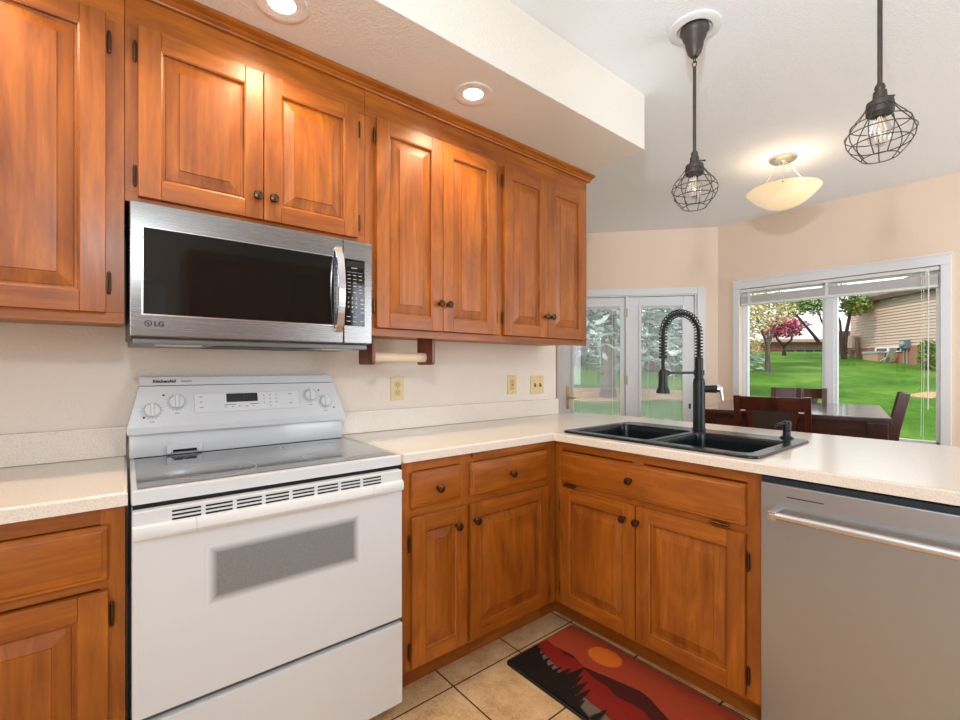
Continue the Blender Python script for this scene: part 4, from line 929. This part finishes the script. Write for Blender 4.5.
spruce('distant grey-green spruce between the two french doors', 625, 27, 11, 3.2, .8, .22)
spruce('distant grey-green spruce left of the big conifer trunk', 545, 25, 11, 3.0, .8, .22)
# neighbour house with lap siding
e_ = (FW*1.0+RT*.13).normalized(); pN = at(1010, HY, 17.95); pF = at(850, HY, 27.0)
wl = Vector((pF.x-pN.x, pF.y-pN.y, 0)); wlen = wl.length; wl.normalize(); wnrm = Vector((wl.y, -wl.x, 0))
if wnrm.dot(Vector((CX, CY, 0))-pN) < 0: wnrm = -wnrm
zb = gz(pF.x, pF.y); top = CZ+3.72
MH = Matrix(((wl.x, wnrm.x, 0, pN.x), (wl.y, wnrm.y, 0, pN.y), (0, 0, 1, 0), (0, 0, 0, 1)))   # local: along wall (0 near), out, z
t = thing('neighbor_house', 'beige lap-sided neighbor house seen through the right window pane', 'house', (pN.x, pN.y, gz(pN.x, pN.y)))
siding = simple('beige_siding', s2l(196, 172, 156), .7); brickm = simple('brown_foundation', s2l(150, 104, 86), .85)
bm = B(); z = 2.30; k = 0
box(bm, 0, wlen, -8, -.05, .6, top+.1, M=MH)
while z < top:
    hexa(bm, [MH @ Vector(p) for p in ((0, .0, z), (wlen, .0, z), (wlen, -.05, z), (0, -.05, z), (0, -.04, z+.15), (wlen, -.04, z+.15), (wlen, -.05, z+.15), (0, -.05, z+.15))]); z += .15
obj('siding_wall', bm, siding, t, smooth=0)
bm = B(); box(bm, 0, wlen+.0, -.049, .04, .5, 2.30, M=MH); obj('foundation', bm, brickm, t, smooth=0)
bm = B(); hexa(bm, [MH @ Vector(p) for p in ((-.5,   .28, top-.05), (wlen+.3,   .28, top-.05), (wlen+.3, -4, top+1.7), (-.5, -4, top+1.7), (-.5,   .28, top+.12), (wlen+.3,   .28, top+.12), (wlen+.3, -4, top+1.9), (-.5, -4, top+1.9))])
box(bm, -.5, wlen+.3, -.02, .28, top-.12, top-.04, M=MH); obj('roof', bm, simple('brown_eaves', s2l(84, 66, 54), .8), t, smooth=0)
bm = B()
for a, b, c, d in ((5.2, 7.0, 2.00, 2.06), (5.2, 7.0, 2.22, 2.29), (5.2, 5.28, 2.0, 2.28), (6.05, 6.15, 2.0, 2.28), (6.92, 7.0, 2.0, 2.28)): box(bm, a, b, .03, .09, c, d, M=MH)
wf = obj('basement_window', bm, trimw, t, smooth=0); bm = B(); box(bm, 5.24, 6.96, .042, .05, 2.02, 2.26, M=MH); obj('window_pane', bm, simple('dark_pane', (.03, .035, .04), .1), wf, smooth=0)
# small things along that wall
def onwall(a, out, z=None):
    p = MH @ Vector((a, out, 0)); p.z = gz(p.x, p.y) if z is None else z; return p
MR = MH.to_3x3()
def wallbox(bm, a0, a1, o0, o1, z0, z1, bev=0): box(bm, a0, a1, o0, o1, z0, z1, bev, M=MH)
t = thing('utility_meter', 'blue-grey utility meter box on the siding of the neighbor house', 'meter', onwall(4.95, .1, 2.1))
bm = B(); wallbox(bm, 4.7, 5.2, .045, .20, 2.14, 2.58, .02); obj('meter_box', bm, simple('meter_blue_grey', s2l(88, 108, 122), .5), t)
bm = B(); tube(bm, [MH @ Vector((4.85, .09, 2.14)), MH @ Vector((4.85, .09, 1.3))], .03, 8); tube(bm, [MH @ Vector((5.05, .09, 2.14)), MH @ Vector((5.05, .09, 1.3))], .03, 8); obj('conduit', bm, simple('pipe_grey', s2l(150, 146, 140), .5), t)
bm = B(); lathe(bm, [(.14, 0), (.14, .07), (.10, .10), (0, .11)], frame(MH @ Vector((4.97, .20, 2.38)), wl, wnrm), 18); obj('dial', bm, simple('dial_grey', s2l(140, 156, 166), .3), t)
p = onwall(6.6, .35); t = thing('planter_trough', 'pale blue-green trough standing on the lawn edge below the basement window', 'trough', p)
zz0 = p.z-.06
bm = B(); wallbox(bm, 6.15, 7.25, .18, .55, zz0, zz0+.42, .03); obj('tub', bm, simple('terracotta_tub', s2l(176, 138, 116), .6), t)
bm = B(); wallbox(bm, 6.12, 7.28, .16, .58, zz0+.421, zz0+.56, .03); obj('lid', bm, simple('blue_green_lid', s2l(140, 162, 166), .5), t)
p = onwall(5.7, .4); t = thing('garden_chair', 'small pale metal garden chair leaning by the neighbor house wall', 'chair', p); bm = B()
M0 = MH; zc0 = p.z
for o in (.22, .50): tube(bm, [M0 @ Vector((6.02, o, zc0+.05)), M0 @ Vector((5.62, o, zc0+.25)), M0 @ Vector((5.30, o, zc0+.75))], .03, 8); tube(bm, [M0 @ Vector((5.80, o, zc0-.03)), M0 @ Vector((5.50, o, zc0+.42))], .025, 8)
obj('frame', bm, simple('pale_metal', s2l(206, 200, 192), .5), t)
bm = B(); hexa(bm, [M0 @ Vector(q) for q in ((5.60, .22, zc0+.26), (5.98, .22, zc0+.07), (5.98, .50, zc0+.07), (5.60, .50, zc0+.26), (5.61, .22, zc0+.29), (5.99, .22, zc0+.10), (5.99, .50, zc0+.10), (5.61, .50, zc0+.29))])
hexa(bm, [M0 @ Vector(q) for q in ((5.31, .22, zc0+.74), (5.60, .22, zc0+.29), (5.60, .50, zc0+.29), (5.31, .50, zc0+.74), (5.34, .22, zc0+.76), (5.62, .22, zc0+.31), (5.62, .50, zc0+.31), (5.34, .50, zc0+.76))]); obj('seat_and_back', bm, bpy.data.materials['pale_metal'], t)
p = onwall(8.7, .3); t = thing('utility_cabinet', 'beige utility cabinet on a post at the far corner of the neighbor house', 'cabinet', p)
bm = B(); wallbox(bm, 8.35, 9.05, .06, .36, 2.32, 3.05, .03); obj('box', bm, siding, t)
bm = B(); wallbox(bm, 8.22, 8.34, .1, .25, p.z-.2, 2.95, .01); wallbox(bm, 8.2, 9.05, .1, .3, 2.16, 2.31, .01); obj('post', bm, simple('weathered_wood', s2l(136, 110, 92), .8), t)
g = at(927, HY, 20.2); g.z = gz(g.x, g.y)-.05; t = thing('garden_bush', 'bright green garden bush at the right edge of the window', 'bush', g)
bm = B(); leaves(bm, [(g+Vector((0, 0, .55)), (.36, .36, .55), 900), (g+Vector((0, 0, 1.05)), (.32, .32, .40), 450)], .06, 4); obj('foliage', bm, [leafmat(c) for c in (s2l(88, 128, 34), s2l(126, 160, 52), s2l(60, 96, 26), s2l(104, 140, 40))], t, smooth=0)
bm = B(); tube(bm, [g, g+Vector((0, 0, .9))], .03, 8); obj('stem', bm, barkd, t)
g = at(845.5, HY, 29); g.z = gz(g.x, g.y)-.1; t = thing('wooden_fence', 'short brown wooden fence beyond the far corner of the neighbor house', 'fence', g)
Mf = frame(g, RT, -FW); bm = B()
for k in range(5): box(bm, -.75+.22*k, -.55+.22*k, 0, 1.55, -.02, .02, .004, M=Mf)
obj('board_panel', bm, simple('brown_fence', s2l(120, 84, 74), .8), t, smooth=0)
# brick garage across the lawn
g = at(795, HY, 33); g.z = gz(g.x, g.y)-.85; t = thing('brick_garage', 'low brick garage with a pale roof seen across the lawn through the left pane', 'garage', g)
Mg = frame(g, RT, -FW); br = NT('red_brick'); tcn = br.n('ShaderNodeTexCoord'); b_ = br.n('ShaderNodeTexBrick', Vector=br.n('ShaderNodeMapping', Vector=tcn.outputs['Object'], Rotation=(PI/2, 0, 0)).outputs[0], Scale=2.0); b_.inputs['Color1'].default_value = c4(s2l(172, 98, 84)); b_.inputs['Color2'].default_value = c4(s2l(150, 82, 70)); b_.inputs['Mortar'].default_value = c4(s2l(176, 140, 124)); br.set(Base__Color=b_.outputs[0], Roughness=.9)
bm = B(); box(bm, -2.5, 3.4, 0, 1.75, -6, 0, M=Mg); obj('brick_wall', bm, br.m, t, smooth=0)
bm = B(); hexa(bm, [Mg @ Vector(q) for q in ((-2.9, 1.62, .5), (3.8, 1.62, .5), (3.4, 3.1, -5.6), (-1.2, 3.1, -5.6), (-2.9, 1.80, .5), (3.8, 1.80, .5), (3.4, 3.25, -5.6), (-1.2, 3.25, -5.6))]); obj('roof', bm, simple('pale_shingle_roof', s2l(206, 198, 196), .8), t, smooth=0)
bm = B(); box(bm, -2.9, 3.8, 1.55, 1.72, .45, .52, M=Mg); obj('fascia', bm, simple('fascia_pink', s2l(196, 160, 142), .7), t, smooth=0)
bm = B(); box(bm, -.75, 2.1, 0, 1.35, 0, .05, M=Mg); gd = obj('garage_door', bm, simple('garage_door_taupe', s2l(132, 112, 106), .7), t, smooth=0)
for k in range(4):
    bm = B(); box(bm, -.62+.67*k, -.08+.67*k, .78, 1.0, .05, .06, M=Mg); obj('door_window', bm, bpy.data.materials['dark_pane'], gd, smooth=0)

# ---------------------------------------------------------------- groups of look-alikes
for stem_, grp in (('wall_cabinet', 'maple wall cabinets'), ('base_cabinet', 'maple base cabinets'), ('countertop', 'cream laminate countertops'), ('recessed_light', 'recessed lights in the soffit'), ('pendant_light', 'wire cage pendants over the peninsula'), ('dining_chair', 'dining chairs around the table'), ('wall_outlet', 'ivory wall outlets'), ('spruce_tree', 'spruces beyond the french doors')):
    for o in S.objects:
        if o.parent is None and o.name.split('.')[0] == stem_ and 'category' in o: o['group'] = grp
